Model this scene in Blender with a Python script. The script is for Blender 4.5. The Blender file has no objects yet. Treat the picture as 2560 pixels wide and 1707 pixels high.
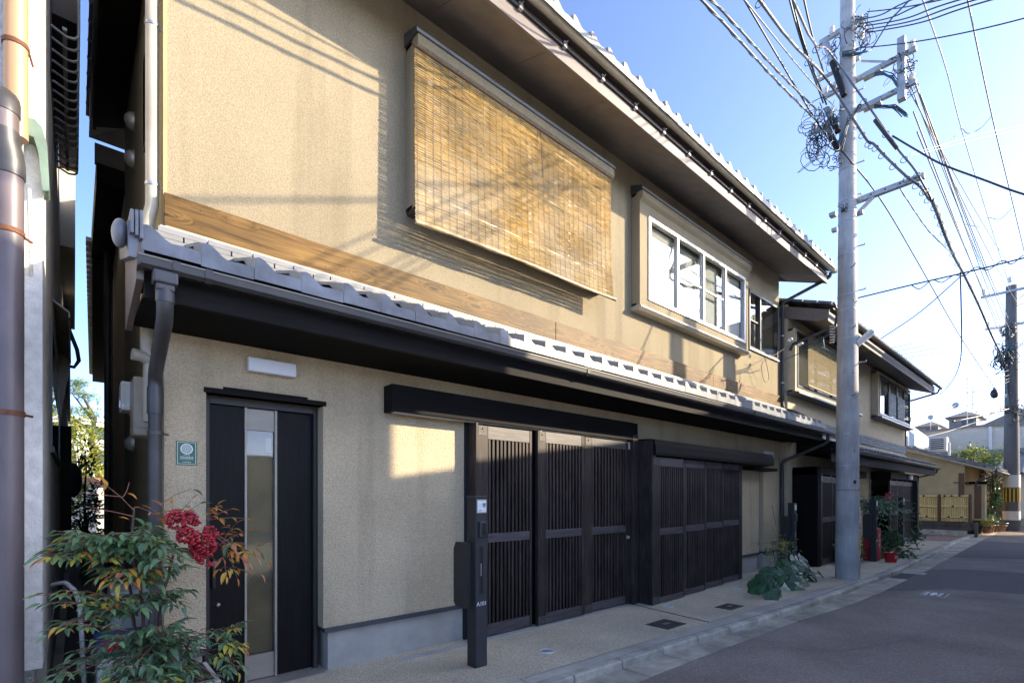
import bpy, bmesh, math, random
from mathutils import Vector, Matrix, noise
rnd = random.Random(7)
C = bpy.context.scene.collection
S = bpy.context.scene
# ------------------------------------------------------------------ camera, sky, sun, exposure
EYE = 1.5
TH = math.atan(1423/1248)
FW = Vector((math.cos(TH), math.sin(TH), 0)); RT = Vector((math.sin(TH), -math.cos(TH), 0))
cd = bpy.data.cameras.new('camera'); cam = bpy.data.objects.new('camera', cd); C.objects.link(cam)
cam.location = (0, 0, EYE); cam.rotation_euler = (math.pi/2, 0, -(math.pi/2-TH))
cd.sensor_width = 36; cd.lens = 36*1248/2560; cd.shift_y = (1239-853.5)/2560
cd.clip_start = .05; cd.clip_end = 3000
S.camera = cam
SUN = Vector((1.1, -1, .61)).normalized()
w = bpy.data.worlds.new('World'); S.world = w; w.use_nodes = True
wn = w.node_tree.nodes; wl = w.node_tree.links
bg = wn['Background']; sky = wn.new('ShaderNodeTexSky'); sky.sky_type = 'NISHITA'; sky.sun_disc = False
sky.sun_elevation = math.asin(SUN.z); sky.sun_rotation = math.atan2(SUN.x, SUN.y)
sky.altitude = 50; sky.air_density = .32; sky.dust_density = .8; sky.ozone_density = 7.0
wl.new(sky.outputs[0], bg.inputs[0]); bg.inputs[1].default_value = .15
sl = bpy.data.lights.new('sun', 'SUN'); so = bpy.data.objects.new('sun', sl); C.objects.link(so)
sl.energy = 2.0; sl.angle = math.radians(.5); sl.color = (.62, .61, .585)
so.rotation_euler = (-SUN).to_track_quat('-Z', 'Y').to_euler(); so.location = (20, -20, 20)
S.view_settings.view_transform = 'Standard'; S.view_settings.look = 'None'
S.view_settings.exposure = 3.05; S.view_settings.use_white_balance = True; S.view_settings.white_balance_temperature = 9300; S.view_settings.gamma = 1; S.view_settings.use_curve_mapping = False

def at(px, py, Y=None, X=None, Z=None, w=None):
    """a point of the place, from its bearing in the survey photo and one known coordinate"""
    a = (px-1280)/1248; b = (1239-py)/1248
    d = FW + RT*a + Vector((0, 0, b))
    t = Y/d.y if Y is not None else X/d.x if X is not None else (Z-EYE)/d.z if Z is not None else w
    return Vector((d.x*t, d.y*t, EYE+d.z*t))

# ------------------------------------------------------------------ materials
def M(name, col, rough=.6, var=.12, scale=4., bump=0, bscale=60., metal=0, spec=.5, stretch=(1, 1, 1), col2=None,
      lo=.35, hi=.65, blot=0, blotscale=.6, bstretch=None, bdist=.01, trans=0, detail=6, coat=0, objrand=0, streak=0, zgrad=None):
    m = bpy.data.materials.new(name); m.use_nodes = True
    nt = m.node_tree; N = nt.nodes; L = nt.links; b = N['Principled BSDF']
    b.inputs['Roughness'].default_value = rough; b.inputs['Metallic'].default_value = metal
    b.inputs['Specular IOR Level'].default_value = spec
    if coat: b.inputs['Coat Weight'].default_value = coat; b.inputs['Coat Roughness'].default_value = .15
    g = N.new('ShaderNodeNewGeometry')
    mp = N.new('ShaderNodeMapping'); mp.inputs['Scale'].default_value = stretch; L.new(g.outputs['Position'], mp.inputs[0])
    n = N.new('ShaderNodeTexNoise'); n.inputs['Scale'].default_value = scale; n.inputs['Detail'].default_value = detail
    n.inputs['Roughness'].default_value = .6; L.new(mp.outputs[0], n.inputs[0])
    r = N.new('ShaderNodeValToRGB'); r.color_ramp.elements[0].position = lo; r.color_ramp.elements[1].position = hi
    c2 = col2 if col2 else tuple(min(1, c*(1+var)) for c in col)
    c1 = col if col2 else tuple(c*(1-var) for c in col)
    r.color_ramp.elements[0].color = (*c1, 1); r.color_ramp.elements[1].color = (*c2, 1)
    L.new(n.outputs[0], r.inputs[0]); out = r.outputs[0]
    if blot:
        n2 = N.new('ShaderNodeTexNoise'); n2.inputs['Scale'].default_value = blotscale; n2.inputs['Detail'].default_value = 5
        L.new(g.outputs['Position'], n2.inputs[0])
        mr = N.new('ShaderNodeMapRange'); mr.inputs[1].default_value = .3; mr.inputs[2].default_value = .7
        mr.inputs[3].default_value = 1-blot; mr.inputs[4].default_value = 1+blot*.5; L.new(n2.outputs[0], mr.inputs[0])
        mx = N.new('ShaderNodeMix'); mx.data_type = 'RGBA'; mx.blend_type = 'MULTIPLY'; mx.inputs[0].default_value = 1
        L.new(out, mx.inputs[6]); L.new(mr.outputs[0], mx.inputs[7]); out = mx.outputs[2]
    if zgrad:   # weathering that differs between the top and the bottom of the thing
        za, zb, zc, zw = zgrad; sp = N.new('ShaderNodeSeparateXYZ'); L.new(g.outputs['Position'], sp.inputs[0])
        mr = N.new('ShaderNodeMapRange'); mr.inputs[1].default_value = za; mr.inputs[2].default_value = zb; mr.inputs[3].default_value = 0; mr.inputs[4].default_value = zw; L.new(sp.outputs[2], mr.inputs[0])
        n4 = N.new('ShaderNodeTexNoise'); n4.inputs['Scale'].default_value = 1.5; n4.inputs['Detail'].default_value = 4; L.new(g.outputs['Position'], n4.inputs[0])
        m4 = N.new('ShaderNodeMapRange'); m4.inputs[1].default_value = .35; m4.inputs[2].default_value = .62; L.new(n4.outputs[0], m4.inputs[0])
        mm = N.new('ShaderNodeMath'); mm.operation = 'MULTIPLY'; L.new(mr.outputs[0], mm.inputs[0]); L.new(m4.outputs[0], mm.inputs[1])
        mx = N.new('ShaderNodeMix'); mx.data_type = 'RGBA'; L.new(mm.outputs[0], mx.inputs[0]); L.new(out, mx.inputs[6]); mx.inputs[7].default_value = (*zc, 1); out = mx.outputs[2]
    if streak:
        mp3 = N.new('ShaderNodeMapping'); mp3.inputs['Scale'].default_value = (3.2, 3.2, .22); L.new(g.outputs['Position'], mp3.inputs[0])
        n3 = N.new('ShaderNodeTexNoise'); n3.inputs['Scale'].default_value = 1.6; n3.inputs['Detail'].default_value = 6; L.new(mp3.outputs[0], n3.inputs[0])
        mr = N.new('ShaderNodeMapRange'); mr.inputs[1].default_value = .52; mr.inputs[2].default_value = .74; mr.inputs[3].default_value = 1; mr.inputs[4].default_value = 1-streak; L.new(n3.outputs[0], mr.inputs[0])
        mx = N.new('ShaderNodeMix'); mx.data_type = 'RGBA'; mx.blend_type = 'MULTIPLY'; mx.inputs[0].default_value = 1
        L.new(out, mx.inputs[6]); L.new(mr.outputs[0], mx.inputs[7]); out = mx.outputs[2]
    if objrand:
        oi = N.new('ShaderNodeObjectInfo'); mr = N.new('ShaderNodeMapRange')
        mr.inputs[3].default_value = 1-objrand; mr.inputs[4].default_value = 1+objrand; L.new(oi.outputs['Random'], mr.inputs[0])
        mx = N.new('ShaderNodeMix'); mx.data_type = 'RGBA'; mx.blend_type = 'MULTIPLY'; mx.inputs[0].default_value = 1
        L.new(out, mx.inputs[6]); L.new(mr.outputs[0], mx.inputs[7]); out = mx.outputs[2]
    L.new(out, b.inputs['Base Color'])
    if bump:
        mp2 = N.new('ShaderNodeMapping'); mp2.inputs['Scale'].default_value = bstretch or stretch; L.new(g.outputs['Position'], mp2.inputs[0])
        nb = N.new('ShaderNodeTexNoise'); nb.inputs['Scale'].default_value = bscale; nb.inputs['Detail'].default_value = 3
        L.new(mp2.outputs[0], nb.inputs[0])
        bu = N.new('ShaderNodeBump'); bu.inputs['Strength'].default_value = bump; bu.inputs['Distance'].default_value = bdist
        L.new(nb.outputs[0], bu.inputs['Height']); L.new(bu.outputs[0], b.inputs['Normal'])
    if trans:
        t = N.new('ShaderNodeBsdfTranslucent'); L.new(out, t.inputs[0])
        ms = N.new('ShaderNodeMixShader'); ms.inputs[0].default_value = trans
        L.new(b.outputs[0], ms.inputs[1]); L.new(t.outputs[0], ms.inputs[2]); L.new(ms.outputs[0], N['Material Output'].inputs[0])
    m['out'] = 1
    return m

def knots(m):
    nt = m.node_tree; N = nt.nodes; L = nt.links; b = N['Principled BSDF']; src_ = b.inputs['Base Color'].links[0].from_socket
    g = N.new('ShaderNodeNewGeometry'); mp = N.new('ShaderNodeMapping'); mp.inputs['Scale'].default_value = (1.5, 1, 5.2); L.new(g.outputs['Position'], mp.inputs[0])
    v = N.new('ShaderNodeTexVoronoi'); v.inputs['Scale'].default_value = 1.7; L.new(mp.outputs[0], v.inputs[0])
    mr = N.new('ShaderNodeMapRange'); mr.inputs[1].default_value = .05; mr.inputs[2].default_value = .17; mr.inputs[3].default_value = .16; mr.inputs[4].default_value = 1; L.new(v.outputs['Distance'], mr.inputs[0])
    mx = N.new('ShaderNodeMix'); mx.data_type = 'RGBA'; mx.blend_type = 'MULTIPLY'; mx.inputs[0].default_value = 1; L.new(src_, mx.inputs[6]); L.new(mr.outputs[0], mx.inputs[7]); L.new(mx.outputs[2], b.inputs['Base Color'])
    # the grain flows round the knots
    noi = [n for n in N if n.bl_idname == 'ShaderNodeTexNoise' and abs(n.inputs['Scale'].default_value-3.4) < .01][0]; mp0 = noi.inputs[0].links[0].from_node
    va = N.new('ShaderNodeVectorMath'); va.operation = 'ADD'; L.new(mp0.outputs[0], va.inputs[0])
    m2 = N.new('ShaderNodeMapRange'); m2.inputs[1].default_value = .0; m2.inputs[2].default_value = .5; m2.inputs[3].default_value = .9; m2.inputs[4].default_value = 0; L.new(v.outputs['Distance'], m2.inputs[0])
    L.new(m2.outputs[0], va.inputs[1]); L.new(va.outputs[0], noi.inputs[0])

def glass(name, tint=(.03, .035, .035), mixv=.55, rough=.01, ior=1.5):
    """window glass: sharp reflection over a clear, slightly tinted pane"""
    m = bpy.data.materials.new(name); m.use_nodes = True
    nt = m.node_tree; N = nt.nodes; L = nt.links; N.remove(N['Principled BSDF'])
    tr = N.new('ShaderNodeBsdfTransparent'); tr.inputs[0].default_value = (*tint, 1)
    gl = N.new('ShaderNodeBsdfGlossy'); gl.inputs['Roughness'].default_value = rough; gl.inputs[0].default_value = (.95, .97, 1, 1)
    fr = N.new('ShaderNodeFresnel'); fr.inputs[0].default_value = ior
    ad = N.new('ShaderNodeMath'); ad.operation = 'MULTIPLY_ADD'; ad.inputs[1].default_value = 1.0; ad.inputs[2].default_value = mixv; ad.use_clamp = True
    L.new(fr.outputs[0], ad.inputs[0])
    ge = N.new('ShaderNodeNewGeometry'); iv = N.new('ShaderNodeMath'); iv.operation = 'SUBTRACT'; iv.inputs[0].default_value = 1; L.new(ge.outputs['Backfacing'], iv.inputs[1])
    mu = N.new('ShaderNodeMath'); mu.operation = 'MULTIPLY'; L.new(ad.outputs[0], mu.inputs[0]); L.new(iv.outputs[0], mu.inputs[1])
    mx = N.new('ShaderNodeMixShader'); L.new(mu.outputs[0], mx.inputs[0]); L.new(tr.outputs[0], mx.inputs[1]); L.new(gl.outputs[0], mx.inputs[2])
    L.new(mx.outputs[0], N['Material Output'].inputs[0])
    return m

def voro(name, cols, scale, rough=.85, bump=.4, blot=.15, dist=.004):
    """exposed aggregate / asphalt: pebble cells of several colours"""
    m = M(name, cols[0], rough=rough, var=0, blot=blot, blotscale=1.1)
    nt = m.node_tree; N = nt.nodes; L = nt.links
    ramp = [n for n in N if n.bl_idname == 'ShaderNodeValToRGB'][0]; noi = ramp.inputs[0].links[0].from_node
    mp = noi.inputs[0].links[0].from_node
    v = N.new('ShaderNodeTexVoronoi'); v.inputs['Scale'].default_value = scale; L.new(mp.outputs[0], v.inputs[0])
    sep = N.new('ShaderNodeSeparateColor'); L.new(v.outputs['Color'], sep.inputs[0]); L.new(sep.outputs[0], ramp.inputs[0])
    cr = ramp.color_ramp; cr.interpolation = 'LINEAR'
    cr.elements[0].position = 0; cr.elements[0].color = (*cols[0], 1); cr.elements[1].position = 1; cr.elements[1].color = (*cols[-1], 1)
    for i, c in enumerate(cols[1:-1]):
        e = cr.elements.new((i+1)/(len(cols)-1)); e.color = (*c, 1)
    bu = N.new('ShaderNodeBump'); bu.inputs['Strength'].default_value = bump; bu.inputs['Distance'].default_value = dist; bu.invert = True
    L.new(v.outputs['Distance'], bu.inputs['Height']); L.new(bu.outputs[0], N['Principled BSDF'].inputs['Normal'])
    return m

PL = (.49, .375, .225)
mt = dict(
 plaster=M('beige_stucco', (.252, .205, .132), .92, 0, 105, col2=(.335, .280, .194), lo=.38, hi=.62, detail=3, bump=.45, bscale=130, bdist=.008, blot=.15, blotscale=.8, streak=.22, spec=.15),
 plaster_low=M('coarse_beige_stucco', (.47, .37, .245), .92, 0, 90, col2=(.60, .485, .335), lo=.36, hi=.64, detail=3, bump=.9, bscale=72, bdist=.014, blot=.14, blotscale=1.2, streak=.2, spec=.15),
 plinth=M('grey_mortar', (.37, .35, .315), .85, .10, 5, bump=.25, bscale=120, blot=.12, bdist=.004),
 cap=M('dark_flashing', (.045, .047, .055), .45, .15, 5),
 band=M('amber_wood', (.055, .025, .006), .55, .3, 3.4, stretch=(.5, 6, 10), spec=.2, col2=(.195, .105, .029), lo=.34, hi=.66, bump=.35, bscale=14, bstretch=(.6, 8, 14), bdist=.004, blot=.35, blotscale=1.3, objrand=.12),
 dwood=M('dark_stained_wood', (.021, .0145, .013), .5, .4, 5, stretch=(9, 9, .7), col2=(.056, .040, .036), spec=.3, bump=.2, bscale=20, bdist=.002, objrand=.25, blot=.45, blotscale=2.2),
 dwood_h=M('dark_stained_rail', (.040, .034, .037), .45, .4, 5, stretch=(.7, 9, 9), col2=(.095, .082, .086), bump=.2, bscale=20, bdist=.002, objrand=.15),
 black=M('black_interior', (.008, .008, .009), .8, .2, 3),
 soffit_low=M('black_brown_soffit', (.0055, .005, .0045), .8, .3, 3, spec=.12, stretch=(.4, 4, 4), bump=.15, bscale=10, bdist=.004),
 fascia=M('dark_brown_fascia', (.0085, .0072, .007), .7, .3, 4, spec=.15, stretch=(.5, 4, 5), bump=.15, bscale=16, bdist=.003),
 soffit=M('taupe_soffit', (.15, .135, .128), .75, .12, 6, blot=.12, blotscale=1.2, objrand=.05),
 brown=M('brown_board', (.15, .118, .105), .6, .12, 4, stretch=(.5, 4, 4)),
 gut=M('bronze_gutter', (.16, .145, .125), .38, .1, 5, metal=.0, spec=.7),
 gut2=M('dark_gutter', (.04, .037, .036), .42, .15, 5, spec=.4),
 pipe=M('dark_grey_pipe', (.05, .048, .049), .42, .2, 4, spec=.5, blot=.25, blotscale=3),
 pipe_c=M('cream_pipe', (.40, .355, .275), .4, .08, 4, blot=.15, blotscale=3),
 tile=M('silver_roof_tile', (.125, .135, .155), .42, .2, 6, blot=.4, blotscale=5, bump=.15, bscale=60, objrand=.22, spec=.6),
 tile_e=M('sunlit_tile_edge', (.36, .33, .28), .6, .12, 8, objrand=.1),  # tile side faces painted pale beige as if the sun caught them
 noshi=M('pale_ridge_tile', (.18, .18, .175), .5, .1, 6, objrand=.10, blot=.1, blotscale=4),
 flash=M('grey_flashing', (.33, .34, .35), .4, .08, 5, metal=.4),
 alum=M('silver_aluminium', (.50, .485, .46), .4, .05, 5, metal=.4),
 alum_d=M('champagne_metal', (.30, .265, .22), .45, .08, 3, metal=.15, stretch=(1, 1, 4)),
 frame_d=M('dark_window_frame', (.05, .055, .062), .35, .1, 5, metal=.5),
 glass=glass('window_glass', (.93, .95, .94), .06), glass_d=glass('dark_glass', (.35, .37, .33), .015),
 glass_w=glass('wired_glass', (.82, .82, .78), .015, .03), tone_tan=M('tan_glass_tone', (.30, .235, .13), .9, .12, 2.2, blot=.35, blotscale=2.5), glass_b=glass('bright_glass', (.97, .98, .98), .10),
 curtain=M('white_curtain', (.50, .50, .47), .9, .06, 3, stretch=(14, 1, .5), trans=.25),
 shade=M('cream_shade', (.50, .48, .38), .9, .05, 3),
 doorw=M('blue_black_door', (.0035, .0032, .0035), .5, .3, 5, stretch=(9, 9, .6), col2=(.0085, .0075, .008), spec=.16, bump=.1, bscale=20, bdist=.002), room=M('room_wall', (.32, .30, .24), .9, .1, 2),
 lampw=M('white_acrylic', (.66, .67, .70), .3, .02, 3),
 green=M('green_plate', (.002, .105, .052), .4, .1, 3), white=M('white_paint', (.75, .76, .76), .5, .05, 6), pink=M('pink_print', (.6, .12, .5), .6),
 lime=M('lime_print', (.25, .72, .15), .6),
 post=M('charcoal_powder_coat', (.020, .019, .0185), .5, .12, 8, bump=.1, bscale=300, bdist=.001),
 post_f=M('charcoal_front', (.036, .037, .040), .45, .1, 8, bump=.1, bscale=300, bdist=.001),
 steel=M('steel', (.45, .45, .46), .3, .1, 8, metal=.8), iron=M('cast_iron', (.075, .068, .062), .6, .3, 30, metal=.3, bump=.3, bscale=150, bdist=.003),
 agg=voro('exposed_aggregate', [(.32, .255, .175), (.64, .51, .345), (.49, .395, .275), (.77, .63, .44), (.42, .34, .25)], 125, bump=.6, blot=.22),
 asph=voro('asphalt', [(.185, .146, .116), (.275, .218, .175), (.23, .182, .148), (.355, .285, .228)], 85, bump=.8, blot=.3, dist=.007),
 asph2=voro('dark_asphalt', [(.088, .073, .064), (.13, .109, .096), (.108, .09, .08), (.165, .14, .122)], 160, bump=.5, blot=.12),
 conc=M('smooth_concrete', (.46, .41, .335), .85, .14, 3, bump=.2, bscale=90, bdist=.003, blot=.22, blotscale=1.8, objrand=.08),
 conc2=M('worn_kerb_concrete', (.48, .425, .34), .88, .18, 9, bump=.5, bscale=60, bdist=.006, blot=.35, blotscale=3, objrand=.14),
 conc3=M('gutter_concrete', (.42, .36, .275), .9, .18, 7, bump=.4, bscale=80, bdist=.005, blot=.35, blotscale=2.2, objrand=.14),
 pole=M('pole_concrete', (.36, .36, .355), .8, .1, 5, stretch=(5, 5, .7), bump=.15, bscale=60, bdist=.003, blot=.26, blotscale=2.2),
 galv=M('galvanised_steel', (.36, .37, .37), .5, .15, 9, metal=.35, blot=.15, blotscale=4),
 rub=M('black_cable', (.014, .015, .018), .5, .2, 6), rubg=M('teal_cable', (.02, .10, .13), .5, .2, 6), rubl=M('grey_cable', (.10, .105, .115), .5, .2, 6),
 ceram=M('white_porcelain', (.62, .60, .55), .25, .1, 6),
 red=M('red_paint', (.52, .012, .018), .38, .12, 6), yellow=M('yellow_tag', (.80, .60, .02), .5, .05, 5), ink=M('black_ink', (.02, .02, .02), .6),
 ystr=M('yellow_stripe', (.62, .38, .02), .5), rust=M('rusty_iron', (.14, .05, .022), .8, .35, 30, bump=.3, bscale=80, bdist=.003),
 stucco_w=M('white_stucco', (.60, .60, .60), .9, .08, 10, bump=.9, bscale=34, bstretch=(1, 1, .8), bdist=.03, blot=.15, blotscale=1.2, spec=.2),
 stucco_s=M('smooth_white_stucco', (.75, .73, .69), .9, .12, 16, bump=.7, bscale=70, bdist=.010, blot=.22, blotscale=1.4, spec=.2),
 ppipe=M('faded_mauve_pipe', (.135, .105, .108), .45, .14, 3, stretch=(3, 3, .6), blot=.18, blotscale=2.5),
 opipe=M('orange_tan_pipe', (.42, .24, .13), .42, .06, 3, stretch=(3, 3, .4)),
 copper=M('green_patina', (.13, .20, .155), .6, .2, 6, blot=.3, blotscale=3), granite=M('speckled_granite', (.10, .12, .115), .7, .6, 90, col2=(.34, .36, .33), bump=.5, bscale=90, bdist=.01),
 berry=M('red_berry', (.36, .005, .014), .3, .2, 20, spec=.6), bark=M('nandina_cane', (.065, .04, .03), .8, .35, 20, stretch=(3, 3, .5), bump=.4, bscale=60, bdist=.004),
 lf_g=M('leaf_green', (.085, .19, .075), .42, .3, 9, col2=(.19, .34, .155), trans=.28), lf_d=M('leaf_dark', (.036, .095, .048), .4, .3, 9, col2=(.095, .185, .10), trans=.2),
 lf_y=M('leaf_yellow', (.46, .38, .05), .45, .3, 11, col2=(.56, .48, .09), trans=.3), lf_o=M('leaf_orange', (.66, .19, .035), .42, .3, 16, col2=(.72, .42, .08), lo=.4, hi=.6, trans=.35),
 lf_r=M('leaf_salmon', (.62, .17, .11), .42, .3, 16, col2=(.62, .32, .14), trans=.3), stem=M('pink_stem', (.26, .10, .07), .6, .2, 9),
 lig=M('glossy_leaf', (.016, .055, .022), .36, .3, 7, col2=(.045, .110, .044), spec=.5), lig2=M('glossy_leaf_light', (.035, .095, .04), .32, .3, 7, col2=(.08, .16, .075), spec=.5), lig_d=M('dry_leaf', (.36, .30, .20), .7, .2, 14),
 pine=M('pine_needles', (.055, .10, .035), .6, .3, 5, col2=(.12, .17, .06)), ygreen=M('yellow_green_leaves', (.16, .20, .02), .5, .3, 4, col2=(.42, .36, .04), trans=.3),  # yellow-green foliage mottled from olive to yellow
 hedge=M('shrub_leaves', (.05, .11, .03), .5, .3, 5, col2=(.12, .20, .05), trans=.25), trunk=M('tree_bark', (.07, .05, .035), .9, .3, 9),
 yplast=M('ochre_plaster', (.42, .31, .16), .9, .08, 3, blot=.16, blotscale=1.0, bump=.2, bscale=60, bdist=.003), bamboo=M('yellow_bamboo', (.74, .51, .20), .42, .16, 9, stretch=(9, 9, .6), objrand=.08),
 bamboo_r=M('pale_bamboo', (.74, .55, .24), .4, .1, 5), brownpost=M('brown_post', (.12, .052, .026), .6, .2, 5, stretch=(5, 5, .6)),
 block=M('dark_block', (.085, .068, .052), .9, .3, 12, stretch=(3, 6, .8), bump=.4, bscale=50, bdist=.008, blot=.3, blotscale=2), brick=M('clay_paver', (.30, .17, .12), .9, .22, 14, bump=.3, bscale=50, objrand=.15),
 siding=M('beige_siding', (.50, .46, .38), .7, .05, 2), white_r=M('cream_render', (.76, .69, .56), .85, .04, 3), siding_w=M('pale_siding', (.62, .60, .56), .7, .05, 2), slate=M('grey_brown_roof', (.17, .145, .125), .7, .15, 5), greywood=M('weathered_grey_board', (.17, .19, .20), .8, .35, 4, stretch=(.6, 6, 8), bump=.3, bscale=14, bdist=.004),
 terra=M('terracotta', (.28, .13, .08), .8, .2, 9), ac=M('white_appliance', (.62, .61, .57), .45, .05, 4), blue=M('blue_lid', (.02, .065, .22), .4, .1, 5), lot=M('pale_bounce_lot', (.60, .56, .48), .9, .1, 2, blot=.15), soil=M('soil', (.05, .04, .03), .95, .3, 20),
 brownwall=M('brown_house_wall', (.065, .052, .045), .8, .15, 4), rear=M('rear_beige_wall', (.50, .395, .26), .9, .08, 6, bump=.3, bscale=60, bdist=.004), purple=M('faded_purple_gate', (.16, .11, .13), .7, .2, 4), navy=M('dark_canvas', (.022, .020, .03), .7, .2, 4),
)
knots(mt['band'])
# ------------------------------------------------------------------ mesh helpers
class MB:
    def __init__(s): s.v = []; s.f = []; s.m = []; s.s = []
    def add(s, vs, fs, mi=0, sm=False):
        o = len(s.v); s.v += [tuple(v) for v in vs]
        for f in fs: s.f.append([o+i for i in f]); s.m.append(mi); s.s.append(sm)
        return s
    def hexa(s, p, mi=0):   # p: 4 bottom ccw + 4 top
        return s.add(p, [(3, 2, 1, 0), (4, 5, 6, 7), (0, 1, 5, 4), (1, 2, 6, 5), (2, 3, 7, 6), (3, 0, 4, 7)], mi)
    def box(s, x0, x1, y0, y1, z0, z1, mi=0):
        return s.hexa([(x0, y0, z0), (x1, y0, z0), (x1, y1, z0), (x0, y1, z0), (x0, y0, z1), (x1, y0, z1), (x1, y1, z1), (x0, y1, z1)], mi)
    def prism(s, pts, ax, a, b, mi=0, sm=False):
        def q(p, t): return (t, p[0], p[1]) if ax == 'x' else (p[0], t, p[1]) if ax == 'y' else (p[0], p[1], t)
        n = len(pts); vs = [q(p, a) for p in pts]+[q(p, b) for p in pts]
        s.add(vs, [tuple(range(n-1, -1, -1)), tuple(range(n, 2*n))], mi)
        return s.add(vs, [(i, (i+1) % n, n+(i+1) % n, n+i) for i in range(n)], mi, sm)
    def quad(s, *p, mi=0): return s.add(p, [tuple(range(len(p)))], mi)
    def tube(s, path, r, n=8, mi=0, cap=True, sm=True):
        P = [Vector(p) for p in path]; k = len(P)
        R = r if isinstance(r, (list, tuple)) else [r]*k
        vs = []; up = None
        for i in range(k):
            t = (P[min(i+1, k-1)]-P[max(i-1, 0)]).normalized()
            if up is None:
                up = Vector((0, 0, 1)) if abs(t.z) < .9 else Vector((1, 0, 0))
            u = t.cross(up)
            if u.length < 1e-5: u = t.orthogonal()
            u.normalize(); v = u.cross(t).normalized(); up = v
            for j in range(n):
                a = 2*math.pi*j/n; vs.append(P[i]+(u*math.cos(a)+v*math.sin(a))*R[i])
        fs = [(i*n+j, i*n+(j+1) % n, (i+1)*n+(j+1) % n, (i+1)*n+j) for i in range(k-1) for j in range(n)]
        s.add(vs, fs, mi, sm)
        if cap:
            s.add(vs[:n], [tuple(range(n-1, -1, -1))], mi); s.add(vs[-n:], [tuple(range(n))], mi)
        return s
    def lathe(s, c, prof, n=16, mi=0, sm=True, ax='z'):
        vs = []
        for r, z in prof:
            for j in range(n):
                a = 2*math.pi*j/n; x, y = r*math.cos(a), r*math.sin(a)
                vs.append((c[0]+x, c[1]+y, c[2]+z) if ax == 'z' else (c[0]+x, c[1]+z, c[2]+y) if ax == 'y' else (c[0]+z, c[1]+x, c[2]+y))
        k = len(prof)
        s.add(vs, [(i*n+j, i*n+(j+1) % n, (i+1)*n+(j+1) % n, (i+1)*n+j) for i in range(k-1) for j in range(n)], mi, sm)
        if prof[0][0] > 1e-4: s.add(vs[:n], [tuple(range(n-1, -1, -1))], mi)
        if prof[-1][0] > 1e-4: s.add(vs[-n:], [tuple(range(n))], mi)
        return s
    def ball(s, c, r, n=8, k=6, mi=0):
        r = r if isinstance(r, (tuple, list)) else (r, r, r)
        vs = [(c[0], c[1], c[2]-r[2])]
        for i in range(1, k):
            p = -math.pi/2+math.pi*i/k
            for j in range(n):
                a = 2*math.pi*j/n; vs.append((c[0]+r[0]*math.cos(p)*math.cos(a), c[1]+r[1]*math.cos(p)*math.sin(a), c[2]+r[2]*math.sin(p)))
        vs.append((c[0], c[1], c[2]+r[2])); e = len(vs)-1
        fs = [(0, 1+(j+1) % n, 1+j) for j in range(n)]+[(1+(i)*n+j, 1+i*n+(j+1) % n, 1+(i+1)*n+(j+1) % n, 1+(i+1)*n+j) for i in range(k-2) for j in range(n)]
        fs += [(1+(k-2)*n+j, 1+(k-2)*n+(j+1) % n, e) for j in range(n)]
        return s.add(vs, fs, mi, True)
    def xf(s, mtx, o=0):
        s.v[o:] = [tuple(mtx @ Vector(v)) for v in s.v[o:]]; return s
    def mesh(s, name, mats, off=(0, 0, 0), fix=True):
        me = bpy.data.meshes.new(name); ox, oy, oz = off
        me.from_pydata([(x-ox, y-oy, z-oz) for x, y, z in s.v], [], s.f)
        for m in (mats if isinstance(mats, (list, tuple)) else [mats]): me.materials.append(mt[m])
        me.polygons.foreach_set('material_index', s.m); me.polygons.foreach_set('use_smooth', s.s)
        if fix and len(s.f) < 60000:
            b = bmesh.new(); b.from_mesh(me); bmesh.ops.recalc_face_normals(b, faces=b.faces); b.to_mesh(me); b.free()
        me.update(); return me
    def build(s, name, mats, par=None, loc=None, bev=0, fix=True, **kw):
        off = ORG[par.name] if par else Vector(loc or (0, 0, 0))
        o = bpy.data.objects.new(name, s.mesh(name, mats, off, fix)); C.objects.link(o)
        if par: o.parent = par
        else: o.location = off
        ORG[o.name] = Vector(off)
        if bev:
            m = o.modifiers.new('bevel', 'BEVEL'); m.width = bev; m.segments = 2; m.limit_method = 'ANGLE'; m.harden_normals = False
        for k, v in kw.items(): o[k] = v
        return o
ORG = {}
def thing(name, label, cat, loc=(0, 0, 0), group=None):
    o = bpy.data.objects.new(name, None); C.objects.link(o); o.location = loc; o.empty_display_size = .2
    o['label'] = label; o['category'] = cat
    if group: o['group'] = group
    ORG[o.name] = Vector(loc); return o
def tag(o, label, cat, group=None):
    o['label'] = label; o['category'] = cat
    if group: o['group'] = group
    return o
def piece(name, me, par, pos, mtx=None, sc=None, **kw):
    """one of many alike pieces: its own object on shared mesh data"""
    o = bpy.data.objects.new(name, me); C.objects.link(o); o.parent = par
    p = Vector(pos)-ORG[par.name]
    if mtx is not None: o.matrix_local = Matrix.Translation(p) @ mtx
    else:
        o.location = p
        if sc: o.scale = sc
    ORG[o.name] = Vector(pos)
    for k, v in kw.items(): o[k] = v
    return o
def copy_tree(o, d, par=None):
    c = o.copy(); C.objects.link(c)
    if par: c.parent = par
    else: c.location = o.location+Vector(d)
    ORG[c.name] = ORG[o.name]+Vector(d)
    for ch in list(o.children): copy_tree(ch, d, c)
    return c
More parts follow.
